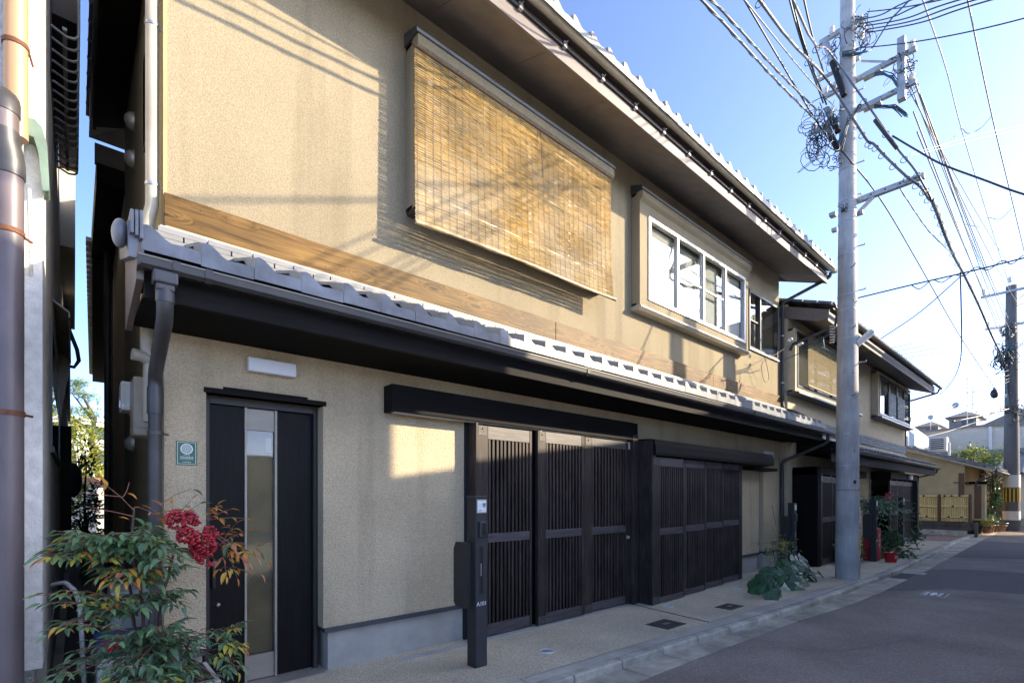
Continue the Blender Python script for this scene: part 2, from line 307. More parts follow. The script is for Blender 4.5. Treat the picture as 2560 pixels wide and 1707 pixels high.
def lettering(name, txt, size, mat, par, pos, right, up=(0, 0, 1), ext=.0008, align='CENTER'):
    cu = bpy.data.curves.new('lettering', 'FONT'); cu.body = txt; cu.size = size; cu.extrude = ext; cu.align_x = align; cu.align_y = 'CENTER'
    cu.resolution_u = 3
    t = bpy.data.objects.new('tmp', cu); C.objects.link(t)
    dg = bpy.context.evaluated_depsgraph_get(); me = bpy.data.meshes.new_from_object(t.evaluated_get(dg)); bpy.data.objects.remove(t)
    r = Vector(right).normalized(); u = Vector(up).normalized(); n = r.cross(u)
    mx = Matrix(((r.x, u.x, n.x, 0), (r.y, u.y, n.y, 0), (r.z, u.z, n.z, 0), (0, 0, 0, 1)))
    me.transform(mx); me.materials.clear(); me.materials.append(mt[mat])
    return piece(name, me, par, pos)
def wallplane(mb, x0, x1, z0, z1, holes, y, t, mi=0):
    """a front wall (facing -Y) with openings and their reveals"""
    xs = sorted({x0, x1, *[h[0] for h in holes], *[h[1] for h in holes]}); zs = sorted({z0, z1, *[h[2] for h in holes], *[h[3] for h in holes]})
    xs = [x for x in xs if x0 <= x <= x1]; zs = [z for z in zs if z0 <= z <= z1]
    for i in range(len(xs)-1):
        for k in range(len(zs)-1):
            cx, cz = (xs[i]+xs[i+1])/2, (zs[k]+zs[k+1])/2
            if any(h[0] < cx < h[1] and h[2] < cz < h[3] for h in holes): continue
            a, b, c, d = xs[i], xs[i+1], zs[k], zs[k+1]
            mb.quad((a, y, c), (b, y, c), (b, y, d), (a, y, d), mi=mi); mb.quad((a, y+t, c), (a, y+t, d), (b, y+t, d), (b, y+t, c), mi=mi)
    for h in holes:
        a, b, c, d = h[0], h[1], max(h[2], z0), min(h[3], z1)
        mb.quad((a, y, c), (a, y+t, c), (a, y+t, d), (a, y, d), mi=mi); mb.quad((b, y, c), (b, y, d), (b, y+t, d), (b, y+t, c), mi=mi)
        if h[3] < z1: mb.quad((a, y, d), (a, y+t, d), (b, y+t, d), (b, y, d), mi=mi)
        if h[2] > z0: mb.quad((a, y, c), (b, y, c), (b, y+t, c), (a, y+t, c), mi=mi)
    mb.quad((x0, y, z0), (x0, y, z1), (x0, y+t, z1), (x0, y+t, z0), mi=mi); mb.quad((x1, y, z0), (x1, y+t, z0), (x1, y+t, z1), (x1, y, z1), mi=mi)
    return mb
def lerp(a, b, t): return a+(b-a)*t
def pl(poly, x):
    for (xa, ya), (xb, yb) in zip(poly, poly[1:]):
        if x <= xb: return lerp(ya, yb, (x-xa)/(xb-xa))
    return poly[-1][1]
def ribbon(mb, pa, pb, xs, z, mi=0, za=None):
    for x0, x1 in zip(xs, xs[1:]):
        mb.quad((x0, pl(pb, x0), z), (x1, pl(pb, x1), z), (x1, pl(pa, x1), z if za is None else za), (x0, pl(pa, x0), z if za is None else za), mi=mi)
    return mb
def fr(a, b, n): return [lerp(a, b, i/n) for i in range(n+1)]

# ------------------------------------------------------------------ ground, road, pavement
PA = [(-9, 3.35), (2.9, 3.03), (7, 2.86), (9, 2.78), (10.4, 2.64), (11.5, 2.60), (15.7, 2.71), (21.8, 2.88), (26, 2.83), (60, 2.6)]
PK = [(-9, 3.05), (3.1, 2.78), (4.7, 2.70), (6.3, 2.58), (7.5, 2.51), (9, 2.48), (12.5, 2.44), (16, 2.52), (21.4, 2.72), (27, 2.70), (60, 2.45)]
PB = [(x, y+.11) for x, y in PK]
PG = [(-9, 2.62), (3.5, 2.46), (4.8, 2.43), (6.9, 2.33), (8.3, 2.19), (10.3, 2.12), (13.6, 2.13), (17, 2.2), (21.5, 2.27), (31, 2.36), (60, 2.15)]
g = MB(); g.quad((-400, -400, -.12), (600, -400, -.12), (600, 400, -.12), (-400, 400, -.12)); g.build('ground', 'conc3', kind='structure')
r = MB(); xs = fr(-9, 60, 70)
ribbon(r, PG, [(-9, -1.4), (60, -1.4)], xs, -.066); r.quad((-40, -1.4, -.066), (-9, -1.4, -.066), (-9, 2.62, -.066), (-40, 2.62, -.066))
r.build('road', 'asph', kind='structure')
p = MB(); p.quad((10.05, 2.14, -.062), (10.3, 1.95, -.062), (11.1, 1.45, -.062), (11.35, .6, -.062), (11.5, -1.39, -.062), (14.6, -1.39, -.062), (14.45, .76, -.062), (14.25, 1.6, -.062), (13.75, 2.1, -.062), (13, 2.13, -.062), (11.5, 2.14, -.062))
p.build('road_patch', 'asph2', kind='structure')
p = MB(); p.quad((16.9, 2.19, -.0615), (17.7, .9, -.0615), (17.9, -1.39, -.0615), (24, -1.39, -.0615), (23.6, 2.28, -.0615)); p.build('road_patch', 'asph2', kind='structure')
def seam(pts, z=-.0605, wd=.012):
    m = MB(); r5 = random.Random(31); P5 = []
    for (xa, ya), (xb, yb) in zip(pts, pts[1:]):
        for k in range(10): P5.append((lerp(xa, xb, k/10)+r5.uniform(-.012, .012), lerp(ya, yb, k/10)+r5.uniform(-.012, .012)))
    for (xa, ya), (xb, yb) in zip(P5, P5[1:]):
        d = Vector((yb-ya, xa-xb)).normalized()*wd*r5.uniform(.4, 1); m.quad((xa-d.x, ya-d.y, z), (xb-d.x, yb-d.y, z), (xb+d.x, yb+d.y, z), (xa+d.x, ya+d.y, z))
    m.build('road_seam', 'cap', kind='structure')
seam([(10.05, 2.14), (10.3, 1.95), (11.1, 1.45), (11.35, .6), (11.5, -1.39)]); seam([(14.6, -1.39), (14.45, .76), (14.25, 1.6), (13.75, 2.1)]); seam([(17.7, .9), (17.9, -1.39)])
seam([(5.2, 2.36), (5.8, 1.6), (6.9, 1.2), (7.2, .3)], -.0635, .0035); seam([(6.9, 1.2), (8.6, 1.3), (9.4, .8)], -.0635, .003)
pv = MB()
ribbon(pv, [(-9, 4.9), (60, 4.9)], PA, [x for x in xs if x <= 21.6]+[21.6], 0)
pv.build('pavement', 'agg', kind='structure')
j = MB(); j.hexa([(5.66, 2.93, -.01), (5.685, 2.93, -.01), (5.845, 4.24, -.01), (5.82, 4.24, -.01), (5.66, 2.93, .003), (5.685, 2.93, .003), (5.845, 4.24, .003), (5.82, 4.24, .003)])
j.build('pavement_joint', 'cap', kind='structure')
st = MB()
for x0, x1 in zip(fr(-9, 36, 23), fr(-9, 36, 23)[1:]):
    a, b = x0+.006, x1-.006
    st.hexa([(a, pl(PB, a), -.08), (b, pl(PB, b), -.08), (b, pl(PA, b)-.012, -.08), (a, pl(PA, a)-.012, -.08), (a, pl(PB, a), .004), (b, pl(PB, b), .004), (b, pl(PA, b)-.012, .004), (a, pl(PA, a)-.012, .004)])
st.build('concrete_strip', 'conc', kind='structure', bev=.004)
kb = MB().box(-9, -8.99, 3.06, 3.07, -.1, -.02).build('kerb', 'conc2', kind='structure')
gt = MB(); ribbon(gt, PK, PG, fr(-9, 60, 60), -.084); gt = gt.build('gutter', 'conc3', kind='structure')
x = -1.2; i = 0
rk = random.Random(3)
while x < 34:
    L = .62 if x < 20 else 1.2
    a, b = x+.008, x+L-.008; t = .001+rk.uniform(-.003, .003)
    m = MB(); ya, yb = pl(PK, a), pl(PK, b)
    prof = [(.006, -.09), (.008, t-.014), (.024, t), (.098, t), (.098, -.09)]
    va = [(a, ya+u, v) for u, v in prof]; vb = [(b, yb+u, v) for u, v in prof]; n = len(prof)
    m.add(va+vb, [tuple(range(n)), tuple(range(2*n-1, n-1, -1))]+[(k, n+k, n+(k+1) % n, (k+1) % n) for k in range(n)])
    m.build('kerb_stone', 'conc2', kb, bev=.003)
    ga, gb = pl(PG, a)+.004, pl(PG, b)+.004; t2 = -.063+rk.uniform(-.001, .001)
    if not (11.7 < x < 12.6):
        sk = 0
        m = MB(); m.hexa([(a+sk, ga, -.1), (b+sk, gb, -.1), (b, yb+.008, -.1), (a, ya+.008, -.1), (a+sk, ga, t2), (b+sk, gb, t2), (b, yb+.008, t2-.006), (a, ya+.008, t2-.006)])
        m.build('gutter_slab', 'conc3', gt, bev=.003)
    x += L
# brick-paved forecourt of the yellow house
bf = MB().box(21.62, 25.2, 2.93, 9, -.1, -.012).build('forecourt', 'brick', kind='structure')
bme = MB().box(-.1, .1, -.05, .05, -.02, .006).mesh('paver', 'brick')
for ix in range(16):
    for iy in range(13):
        piece('paver', bme, bf, (21.75+ix*.212+(.1 if iy % 2 else 0), 3.02+iy*.112, -.008+rk.uniform(-.003, .003)))
MB().box(21.585, 21.64, 2.9, 4.6, -.05, .02).build('threshold_edge', 'conc', kind='structure')
# alley floor slabs between the houses
MB().box(-.3, .6, 4.9, 22, -.11, -.03).build('alley_path', 'asph2', kind='structure')
MB().box(-.217, -.075, 4.3, 13, -.1, .012).build('alley_kerb', 'conc', kind='structure')
# small covers set in the pavement and the road
def disc_cover(px, py, r, label):
    c = at(px, py, Z=0); m = MB(); m.lathe((c.x, c.y, 0), [(r, -.01), (r, .004), (r*.96, .006), (r*.9, .006), (r*.88, .0045), (.001, .0045)], 24)
    o = m.build('drain_cover', 'ac', loc=(c.x, c.y, 0)); 
    rr = MB()
    for q in (.7, .5, .3): rr.lathe((c.x, c.y, .0045), [(r*q, 0), (r*q, .002), (r*(q-.06), .002), (r*(q-.06), 0)], 20)
    rr.build('ring', 'ac', o); tag(o, label, 'drain cap', 'round white drain caps in the pavement')
disc_cover(1368, 1627, .075, 'round white drain cap in the pavement right of the A101 post')
disc_cover(1671, 1515, .075, 'round white drain cap at the foot of the projecting dark lattice box')
disc_cover(1842, 1470, .07, 'smaller-looking white drain cap close before the four-leaf lattice doors, near their right end')
disc_cover(1897, 1466, .095, 'larger white drain cap beside the round-leaved plant')
disc_cover(2079, 1425, .08, 'white drain cap left of the concrete pole foot, half hidden by it')
disc_cover(2277, 1386, .11, 'far white drain cap near the end of the pavement')
def sq_cover(cx, cy, w, d, label, z=0):
    o = thing('inspection_cover', label, 'manhole cover', (cx, cy, z), 'square iron covers in the pavement')
    MB().box(cx-w/2, cx+w/2, cy-d/2, cy+d/2, z-.02, z+.004).build('frame', 'iron', o)
    MB().box(cx-w/2+.018, cx+w/2-.018, cy-d/2+.018, cy+d/2-.018, z-.01, z+.0065).build('lid', 'iron', o)
    q = MB()
    for k in range(7):
        for l in range(6): q.box(cx-w/2+.045+k*(w-.1)/7, cx-w/2+.075+k*(w-.1)/7, cy-d/2+.04+l*(d-.07)/6, cy-d/2+.06+l*(d-.07)/6, z+.006, z+.009)
    q.build('stud_pattern', 'iron', o)
    MB().box(cx-.06, cx+.06, cy-.03, cy+.03, z+.006, z+.0105).build('maker_plate', 'gut', o)
sq_cover(5.21, 3.205, .40, .30, 'dark square iron cover in the pavement in front of the three-leaf doors')
sq_cover(6.68, 3.145, .38, .23, 'dark square iron cover in the pavement in front of the four-leaf doors')
sq_cover(17.9, 3.15, .38, .3, 'far iron cover in the pavement beyond the red bucket')
o = thing('road_cover', 'pale striped rectangular hydrant cover set in the road', 'manhole cover', (10.27, 1.53, -.066))
MB().box(10.05, 10.49, 1.38, 1.69, -.08, -.0585).build('frame', 'conc', o); MB().box(10.07, 10.47, 1.40, 1.67, -.07, -.0575).build('lid', 'iron', o)
q = MB()
for k in range(9): q.box(10.09, 10.45, 1.415+k*.028, 1.427+k*.028, -.0575, -.0545, 0 if k % 3 else 1)
q.build('stripe', ['white', 'terra'], o)
q = MB().box(10.2, 10.34, 1.5, 1.58, -.0575, -.0535).build('centre_mark', 'white', o)
o = thing('drain_grate', 'dark slotted iron drain grate in the gutter beyond the pole', 'drain grate', (12.3, 2.25, -.066))
q = MB().box(11.75, 12.65, 2.13, 2.15, -.1, -.058).box(11.75, 12.65, 2.40, 2.42, -.1, -.058); q.build('frame', 'iron', o)
gm = MB().box(-.012, .012, 2.15, 2.40, -.09, -.06).mesh('bar', 'iron', (0, 2.275, -.066))
for k in range(18): piece('bar', gm, o, (11.78+k*.049, 2.275, -.066))
MB().box(12.66, 12.95, 2.05, 2.42, -.1, -.06).build('concrete_lid', 'conc', o)
# ------------------------------------------------------------------ tiles
def wave(u):   # roof tile section: a roll at the left falling to a shallow pan
    if u < .10: return .062+.010*math.sin(u/.10*math.pi/2)
    if u < .52: return .072*(.5+.5*math.cos((u-.10)/.42*math.pi))
    return 0+.006*math.sin((u-.52)/.48*math.pi)
def tile_mesh(name, W, L, slope, mats, front=.075, th=.018, n=11):
    """one pan tile, its front edge at y=0, running back (+y) and up; front drop for the eave course"""
    m = MB(); us = fr(0, 1, n-1); top = [(u*W, wave(u)) for u in us]
    dz = L*slope
    ft = [(x, 0, z) for x, z in top]; fb = [(x, 0, -front if front else z-th) for x, z in top]
    bt = [(x, L, z+dz) for x, z in top]; bb = [(x, L, z+dz-th) for x, z in top]; fi = [(x, .02, z-th) for x, z in top]
    q = len(m.v); m.add(ft+bt, [(i, i+1, n+i+1, n+i) for i in range(n-1)], 0, True)
    m.add(ft+fb, [(i, n+i, n+i+1, i+1) for i in range(n-1)], 0)
    m.add(fi+bb, [(i, n+i, n+i+1, i+1) for i in range(n-1)], 0, True)
    if front: m.add(fb+fi, [(i, n+i, n+i+1, i+1) for i in range(n-1)], 0)
    m.add([ft[0], bt[0], bb[0], fb[0]], [(0, 1, 2, 3)], 1); m.add([ft[-1], bt[-1], bb[-1], fb[-1]], [(3, 2, 1, 0)], 1)
    return m.mesh(name, mats, fix=False)
rt = random.Random(11)
def tile_rows(par, x0, W, n, y0, z0, slope, courses, L, me_eave, me, name='roof_tile', dirm=None):
    for c in range(courses):
        for i in range(n):
            y = y0+c*L; z = z0+c*L*slope+(.012 if c else 0)
            piece(name, me if c else me_eave, par, (x0+i*W, y+rt.uniform(-.003, .003), z+rt.uniform(-.003, .003)), Matrix.Rotation(rt.uniform(-.006, .006), 4, 'Z'))
def wave_sheet(mb, x0, x1, W, y0, y1, z0, z1, courses, mi=0, n=9, low=None):
    """many courses of tiles joined: every course its own stepped strip"""
    k = int((x1-x0)/W); sl = (z1-z0)/(y1-y0); L = (y1-y0)/courses
    cols = [(x0+(i+u)*W, wave(u)) for i in range(k) for u in fr(0, 1, n-1)]
    for c in range(courses):
        ya, yb = y0+c*L, y0+(c+1)*L+.03; za, zb = z0+c*L*sl+.02, z0+(c+1)*L*sl+.012
        m = len(cols)
        A = [(x, ya, za+h) for x, h in cols]; B = [(x, yb, zb+h) for x, h in cols]; D = [(x, ya, za+h-.03) for x, h in cols]
        mb.add(A+B, [(i, i+1, m+i+1, m+i) for i in range(m-1)], mi, False)
        mb.add(A+D, [(i, m+i, m+i+1, i+1) for i in range(m-1)], mi)
    return mb

# ------------------------------------------------------------------ the main house
D = 4.25; X0, X1 = .475, 11.3
H = thing('townhouse', 'long two-storey beige stucco townhouse with amber wood band, tiled pent roof and dark lattice doors', 'house', (X0, D, 0), 'row of beige townhouses')
holes = [(.73, 1.592, 0, 2.262), (3.10, 5.76, 0, 2.30), (5.97, 9.06, 0, 2.1), (10.303, 10.51, 0, 2.26)]
mb = wallplane(MB(), X0, X1, .375, 2.66, holes, D, .32)
mb.build('lower_wall', 'plaster_low', H)
mb = wallplane(MB(), X0, X1, 2.66, 6.25, [(9.83, 11.2, 4.37, 5.5)], D, .32)
mb.build('upper_wall', 'plaster', H)
MB().box(X0, X0+.1, D+.32, 7.9, 0, 6.2).build('side_wall', 'plaster', H); sd = MB().box(X1-.1, X1, D+.32, 8.2, 0, 6.2)
sd.prism([(4.57, 6.2), (8.2, 6.2), (5.9, 6.9)], 'x', X1-.1, X1)
sd.build('side_wall', 'plaster', H)
bw = MB().box(X0+.1, X1-.1, 7.7, 7.9, 0, 6.2).build('rear_wall', 'rear', H)
MB().box(X0-.006, X0+.018, D-.004, D+.02, 2.7, 6.1).build('corner_bead', 'yplast', H)
# plinth and its dark drip flashing
for a, b in ((X0+.02, .71), (1.64, 3.08), (5.78, 5.93), (9.08, 10.28), (10.53, X1-.02)): MB().box(a, b, D+.025, D+.3, -.02, .352).build('plinth', 'plinth', H, bev=.004)
for a, b in ((X0-.01, .722), (1.60, 3.09), (5.77, 5.94), (9.07, 10.30), (10.515, X1+.005)): MB().hexa([(a, D-.022, .335), (b, D-.022, .335), (b, D+.2, .35), (a, D+.2, .35), (a, D-.018, .375), (b, D-.018, .375), (b, D+.2, .3745), (a, D+.2, .3745)]).build('drip_flashing', 'cap', H)
# amber planks under the upper wall
for a, b in ((X0-.003, 4.403), (4.410, 8.35), (8.356, X1)):
    pk = MB().box(a, b, D-.034, D-.002, 3.392, 3.618).build('plank', 'band', H, bev=.003)
    q = MB()
    x = a+.22
    while x < b-.1:
        for z in (3.44, 3.57): q.ball((x, D-.034, z), (.006, .003, .006), 6, 4)
        x += .455
    q.build('screw', 'iron', pk)
# --- entrance door, left
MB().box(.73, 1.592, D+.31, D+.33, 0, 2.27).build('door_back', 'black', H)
dr = MB()
dr.box(.74, .775, D+.12, D+.25, .0, 2.26).box(1.555, 1.59, D+.12, D+.25, 0, 2.26).box(.775, 1.555, D+.12, D+.25, 2.205, 2.26)
dr = dr.build('door_frame', 'post', H, bev=.003)
dl = MB().box(.777, 1.02, D+.15, D+.19, .015, 2.203).box(1.262, 1.553, D+.165, D+.205, .015, 2.203)
dl = dl.build('entrance_door', 'doorw', H, bev=.003, label='dark entrance door with a tall narrow wired-glass light')
q = MB().box(1.02, 1.036, D+.135, D+.20, .015, 2.203).box(1.246, 1.262, D+.135, D+.20, .015, 2.203); q.build('light_frame', 'alum_d', dl)
MB().box(1.036, 1.246, D+.155, D+.19, 2.03, 2.20).build('top_panel', 'alum_d', dl)
MB().box(1.036, 1.246, D+.155, D+.19, .02, .215).build('kick_panel', 'alum_d', dl)
MB().box(1.036, 1.246, D+.168, D+.174, .215, 2.03).build('pane', 'glass_w', dl)
q = MB()
for s in (-1, 1):
    k = -9
    while k < 62:
        z0 = .215+k*.038; a = (1.036, z0) if s > 0 else (1.246, z0); b = (1.246, z0+.30) if s > 0 else (1.036, z0+.30)
        za, zb = max(a[1], .216), min(b[1], 2.029)
        if zb > za:
            ta, tb = (za-a[1])/.30, (zb-a[1])/.30
            q.tube([(lerp(a[0], b[0], ta), D+.1685, za), (lerp(a[0], b[0], tb), D+.1685, zb)], .0007, 3, cap=False)
        k += 1
q.build('wire_mesh', 'gut', dl, kind='stuff')
MB().box(1.036, 1.246, D+.215, D+.22, .215, 2.03).build('glass_tone_sheet', 'tone_tan', dl)  # tan sheet added behind the pane, standing in for its reflections
q = MB().box(1.19, 1.235, D+.20, D+.205, 1.86, 1.98).build('inner_notice', 'shade', dl)
q = MB().tube([(.80, D+.15, 1.02), (.80, D+.105, 1.02), (.80, D+.105, .80), (.80, D+.15, .80)], .011, 8); q.build('handle', 'pipe', dl)
MB().lathe((.835, D+.13, .66), [(.016, .02), (.016, 0), (.008, -.004)], 12, ax='y').build('lock', 'steel', dl)
hd = MB().box(.715, 1.615, D-.014, D+.11, 2.262, 2.30).box(.84, 1.46, D-.012, D+.02, 2.30, 2.318).build('door_head', 'fascia', H, bev=.003)
MB().box(.73, 1.60, D-.04, D+.26, -.02, .012).build('door_sill', 'alum_d', H)
# --- lattice doors
slm = {}
def lattice(px, name, x0, x1, sl, sr, y, ztop, zt2, zm0, zm1, zb, n, lab=None, z0=.014, post=True, bracket=True):
    """leaf frame with stiles sl/sr wide, rails, loose-set vertical slats above and below the middle rail"""
    f = MB()
    f.box(x0, x0+sl, y, y+.045, z0, ztop)
    if sr: f.box(x1-sr, x1, y, y+.045, z0, ztop)
    f = f.build(name, 'dwood', px, bev=.003); 
    if lab: f['label'] = lab
    a, b = x0+sl+.001, x1-sr-.001
    for nm, za, zb_, dy in (('bottom_rail', z0, zb, .002), ('middle_rail', zm0, zm1, .0), ('top_rail', zt2, ztop, .002)):
        MB().box(a, b, y+dy, y+.04, za, zb_).build(nm, 'dwood_h', f, bev=.003)
    MB().box(a, b, y+.047, y+.055, z0, ztop).build('backing', 'black', f)
    pitch = (b-a)/n; wd = pitch*.50
    for za, zb_ in ((zb+.002, zm0-.002), (zm1+.002, zt2-.002)):
        key = (round(wd, 3), round(zb_-za, 3))
        if key not in slm:
            slm[key] = MB().box(-wd/2, wd/2, 0, .03, 0, zb_-za).mesh('slat', 'dwood')
        for i in range(n): piece('slat', slm[key], f, (a+(i+.5)*pitch+rt.uniform(-.002, .002), y+.008, za))
    if bracket:
        q = MB().box(x0+.02, x0+sl-.02, y-.004, y+.0, ztop-.11, ztop-.01).ball((x0+sl/2, y-.004, ztop-.04), .01, 6, 4); q.build('hanger_plate', 'iron', f)
        MB().box(x0+sl/2-.012, x0+sl/2+.012, y+.012, y+.03, ztop, ztop+.05).build('roller', 'galv', f)
        MB().box(x0+.004, x0+sl-.002, y-.0035, y, z0, z0+.10).build('shoe', 'iron', f)
    return f
lattice(H, 'lattice_door', 3.14, 3.93, .15, .035, 4.135, 2.245, 2.10, 1.005, 1.10, .142, 11)
lattice(H, 'lattice_door', 3.99, 4.80, .13, .05, 4.10, 2.245, 2.115, 1.005, 1.10, .138, 11)
f = lattice(H, 'lattice_door', 4.83, 5.80, .148, .11, 4.125, 2.245, 2.135, 1.002, 1.096, .13, 11)
MB().ball((5.735, 4.11, .93), .022, 10, 8).lathe((5.735, 4.125, .93), [(.028, -.004), (.028, 0)], 12, ax='y').build('knob', 'steel', f)
MB().box(5.755, 5.79, 4.12, 4.125, 2.14, 2.24).build('hanger_plate', 'galv', f)
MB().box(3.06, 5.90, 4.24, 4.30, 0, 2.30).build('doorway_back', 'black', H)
jb = MB().box(5.812, 5.93, 4.085, 4.248, 0, 2.345).build('door_jamb', 'dwood', H, bev=.003); MB().box(3.105, 3.135, 4.10, 4.248, 0, 2.255).build('door_jamb', 'dwood', H, bev=.003)
hb = MB().box(2.15, 5.812, 4.085, 4.248, 2.265, 2.510).box(5.812, 5.93, 4.09, 4.248, 2.345, 2.508).build('door_header', 'fascia', H, bev=.004)
MB().box(2.18, 5.70, 4.11, 4.16, 2.252, 2.265).build('track', 'alum_d', hb)
rl = MB()
for y in (4.05, 4.09, 4.13): rl.box(2.22, 5.75, y, y+.014, -.01, .008)
rl.build('floor_track', 'alum', H)
# four leaves of the second dwelling, stepped behind each other, in a boxed surround
MB().box(5.955, 5.995, 3.87, 4.246, 0, 2.268).box(5.995, 9.05, 4.12, 4.2, 0, 2.05).build('door_box', 'dwood', H, bev=.003, label='projecting dark boxed end of the four-leaf lattice doors')
lattice(H, 'lattice_door', 5.935, 6.755, .18, .02, 3.86, 2.04, 1.915, .955, 1.045, .09, 11)
lattice(H, 'lattice_door', 6.775, 7.49, .14, .02, 3.915, 2.045, 1.93, .965, 1.055, .095, 11)
lattice(H, 'lattice_door', 7.515, 8.20, .12, .02, 3.97, 2.05, 1.95, .975, 1.065, .10, 11)
lattice(H, 'lattice_door', 8.225, 9.045, .115, .14, 4.025, 2.055, 1.96, .985, 1.075, .105, 11)
cv = MB(); cv.prism([(3.82, 2.06), (3.815, 2.10), (3.825, 2.20), (3.85, 2.275), (3.90, 2.285), (4.246, 2.30), (4.246, 2.05)], 'x', 5.96, 9.93)
cv.build('door_header', 'fascia', H, label='rounded slate-coloured cover over the four-leaf lattice doors')
MB().box(9.55, 10.62, 4.02, 4.246, 1.99, 2.05).build('track', 'fascia', H)
rl = MB()
for y in (3.90, 3.95, 4.0, 4.05, 4.10): rl.box(6.7, 10.3, y, y+.012, -.01, .007)
rl.build('floor_track', 'alum', H)
MB().box(10.305, 10.508, D+.26, D+.30, 0, 2.2).build('side_door', 'dwood', H)
# --- bays
def bay(xa, xb, yf, z0, z1, win, mulls, sash, sill, cornice, name='bay_window'):
    b = wallplane(MB(), xa, xb, z0, z1, [win], yf, .06); b.box(xa, xa+.05, yf+.06, D-.001, z0, z1).box(xb-.05, xb, yf+.06, D-.001, z0, z1).box(xa, xb, yf+.06, D-.001, z0, z0+.04).box(xa, xb, yf+.06, D-.001, z1-.04, z1)
    b = b.build(name, 'plaster', H, bev=.004)
    w0, w1, h0, h1 = win; y = yf-.008
    f = MB(); t = .034
    f.box(w0-.02, w1+.02, y-.012, yf+.05, h0-.02, h0+t).box(w0-.02, w1+.02, y-.012, yf+.05, h1-t, h1+.02)
    f.box(w0-.02, w0+t, y-.012, yf+.05, h0+t, h1-t).box(w1-t, w1+.02, y-.012, yf+.05, h0+t, h1-t)
    for m in mulls: f.box(m-.022, m+.022, y-.008, yf+.045, h0+t, h1-t)
    for a, c in sash:
        f.box(a, c, yf+.01, yf+.04, lerp(h0, h1, .50)-.013, lerp(h0, h1, .50)+.013); f.box(c-.05, c-.02, yf+.012, yf+.04, h0+t, h1-t)
    f.build('window_frame', 'alum', b, bev=.002)
    ed = [w0+t]+mulls+[w1-t]
    for a, c in zip(ed, ed[1:]):
        inner = any(abs((s[0]+s[1])/2-(a+c)/2) < .1 for s in sash)
        MB().box(a+.02, c-.02, yf+.02, yf+.025, h0+t, h1-t).build('pane', 'glass' if inner else 'glass_b', b)
        if inner:
            MB().box(a+.02, c-.02, D-.03, D-.025, h0+t, h1-t).build('shade', 'room', b)
            MB().box(a+.14, lerp(a, c, .72), D-.05, D-.045, h0+t, lerp(h0, h1, .42)).build('inner_notice', 'curtain', b)
        else:
            MB().box(a+.02, c-.02, yf+.07, yf+.075, h0+t, lerp(h0, h1, .80)).build('curtain', 'curtain', b)
            MB().box(a+.02, c-.02, yf+.08, yf+.085, lerp(h0, h1, .80), h1-t).build('shade', 'room', b)
    k = MB(); k.hexa([(xa-.02, yf-.05, z1), (xb+.07, yf-.05, z1), (xb+.07, D-.001, z1), (xa-.02, D-.001, z1), (xa-.02, yf-.05, z1+.055), (xb+.07, yf-.05, z1+.055), (xb+.07, D-.001, z1+.13), (xa-.02, D-.001, z1+.13)])
    k.build('roof_flashing', 'cap', b)
    MB().box(xa-.014, xb+.064, yf-.0535, yf-.05, z1+.012, z1+.042).build('flashing_trim', 'flash', b)
    if cornice: MB().prism([(yf-.046, z1-.002), (yf-.046, z1-.09), (yf-.001, z1-.13), (yf-.001, z1-.002)], 'x', xa+.002, xb+.05).build('cornice', 'plaster', b)
    if sill: MB().prism([(yf-.032, z0-.015), (yf-.035, z0-.035), (yf+.01, z0-.07), (D-.001, z0-.06), (D-.001, z0-.002), (yf, z0-.002)], 'x', xa-.015, xb+.02).build('sill', 'pipe_c', b)
    else: MB().box(xa+.01, xb-.01, yf+.01, D-.001, z0-.02, z0-.001).build('sill', 'cap', b)
    return b
bay(2.38, 5.26, 4.07, 4.19, 5.76, (2.52, 5.12, 4.31, 5.52), [3.17, 3.82, 4.47], [(3.17, 3.82), (3.82, 4.47)], False, True)
bay(6.0, 9.47, 4.105, 4.20, 5.80, (6.22, 9.31, 4.33, 5.50), [6.995, 7.79, 8.56], [(6.995, 7.79), (7.79, 8.56)], True, True)
# flush dark window by the far corner
wn3 = MB(); y = D+.03
wn3.box(9.825, 11.205, y-.05, y+.05, 4.365, 4.41).box(9.825, 11.205, y-.05, y+.05, 5.455, 5.505).box(9.825, 9.865, y-.05, y+.05, 4.41, 5.455).box(11.16, 11.205, y-.05, y+.05, 4.41, 5.455).box(10.31, 10.36, y-.05, y+.05, 4.41, 5.455).box(9.865, 10.31, y-.02, y+.03, 4.93, 4.96)
wn3 = wn3.build('corner_window', 'frame_d', H, bev=.002)
MB().box(9.865, 10.31, y, y+.005, 4.41, 5.455).build('pane', 'glass', wn3)
MB().hexa([(10.36, y-.02, 4.41), (11.16, y-.05, 4.41), (11.16, y-.045, 4.41), (10.36, y-.015, 4.41), (10.36, y-.02, 5.455), (11.16, y-.05, 5.455), (11.16, y-.045, 5.455), (10.36, y-.015, 5.455)]).build('pane', 'glass_b', wn3)
MB().box(9.83, 11.2, D+.3, D+.31, 4.37, 5.5).box(10.37, 10.75, D+.12, D+.125, 4.41, 5.2).build('shade', 'room', wn3)
MB().box(9.80, 11.23, D-.04, D-.001, 4.335, 4.362).build('sill', 'flash', wn3)
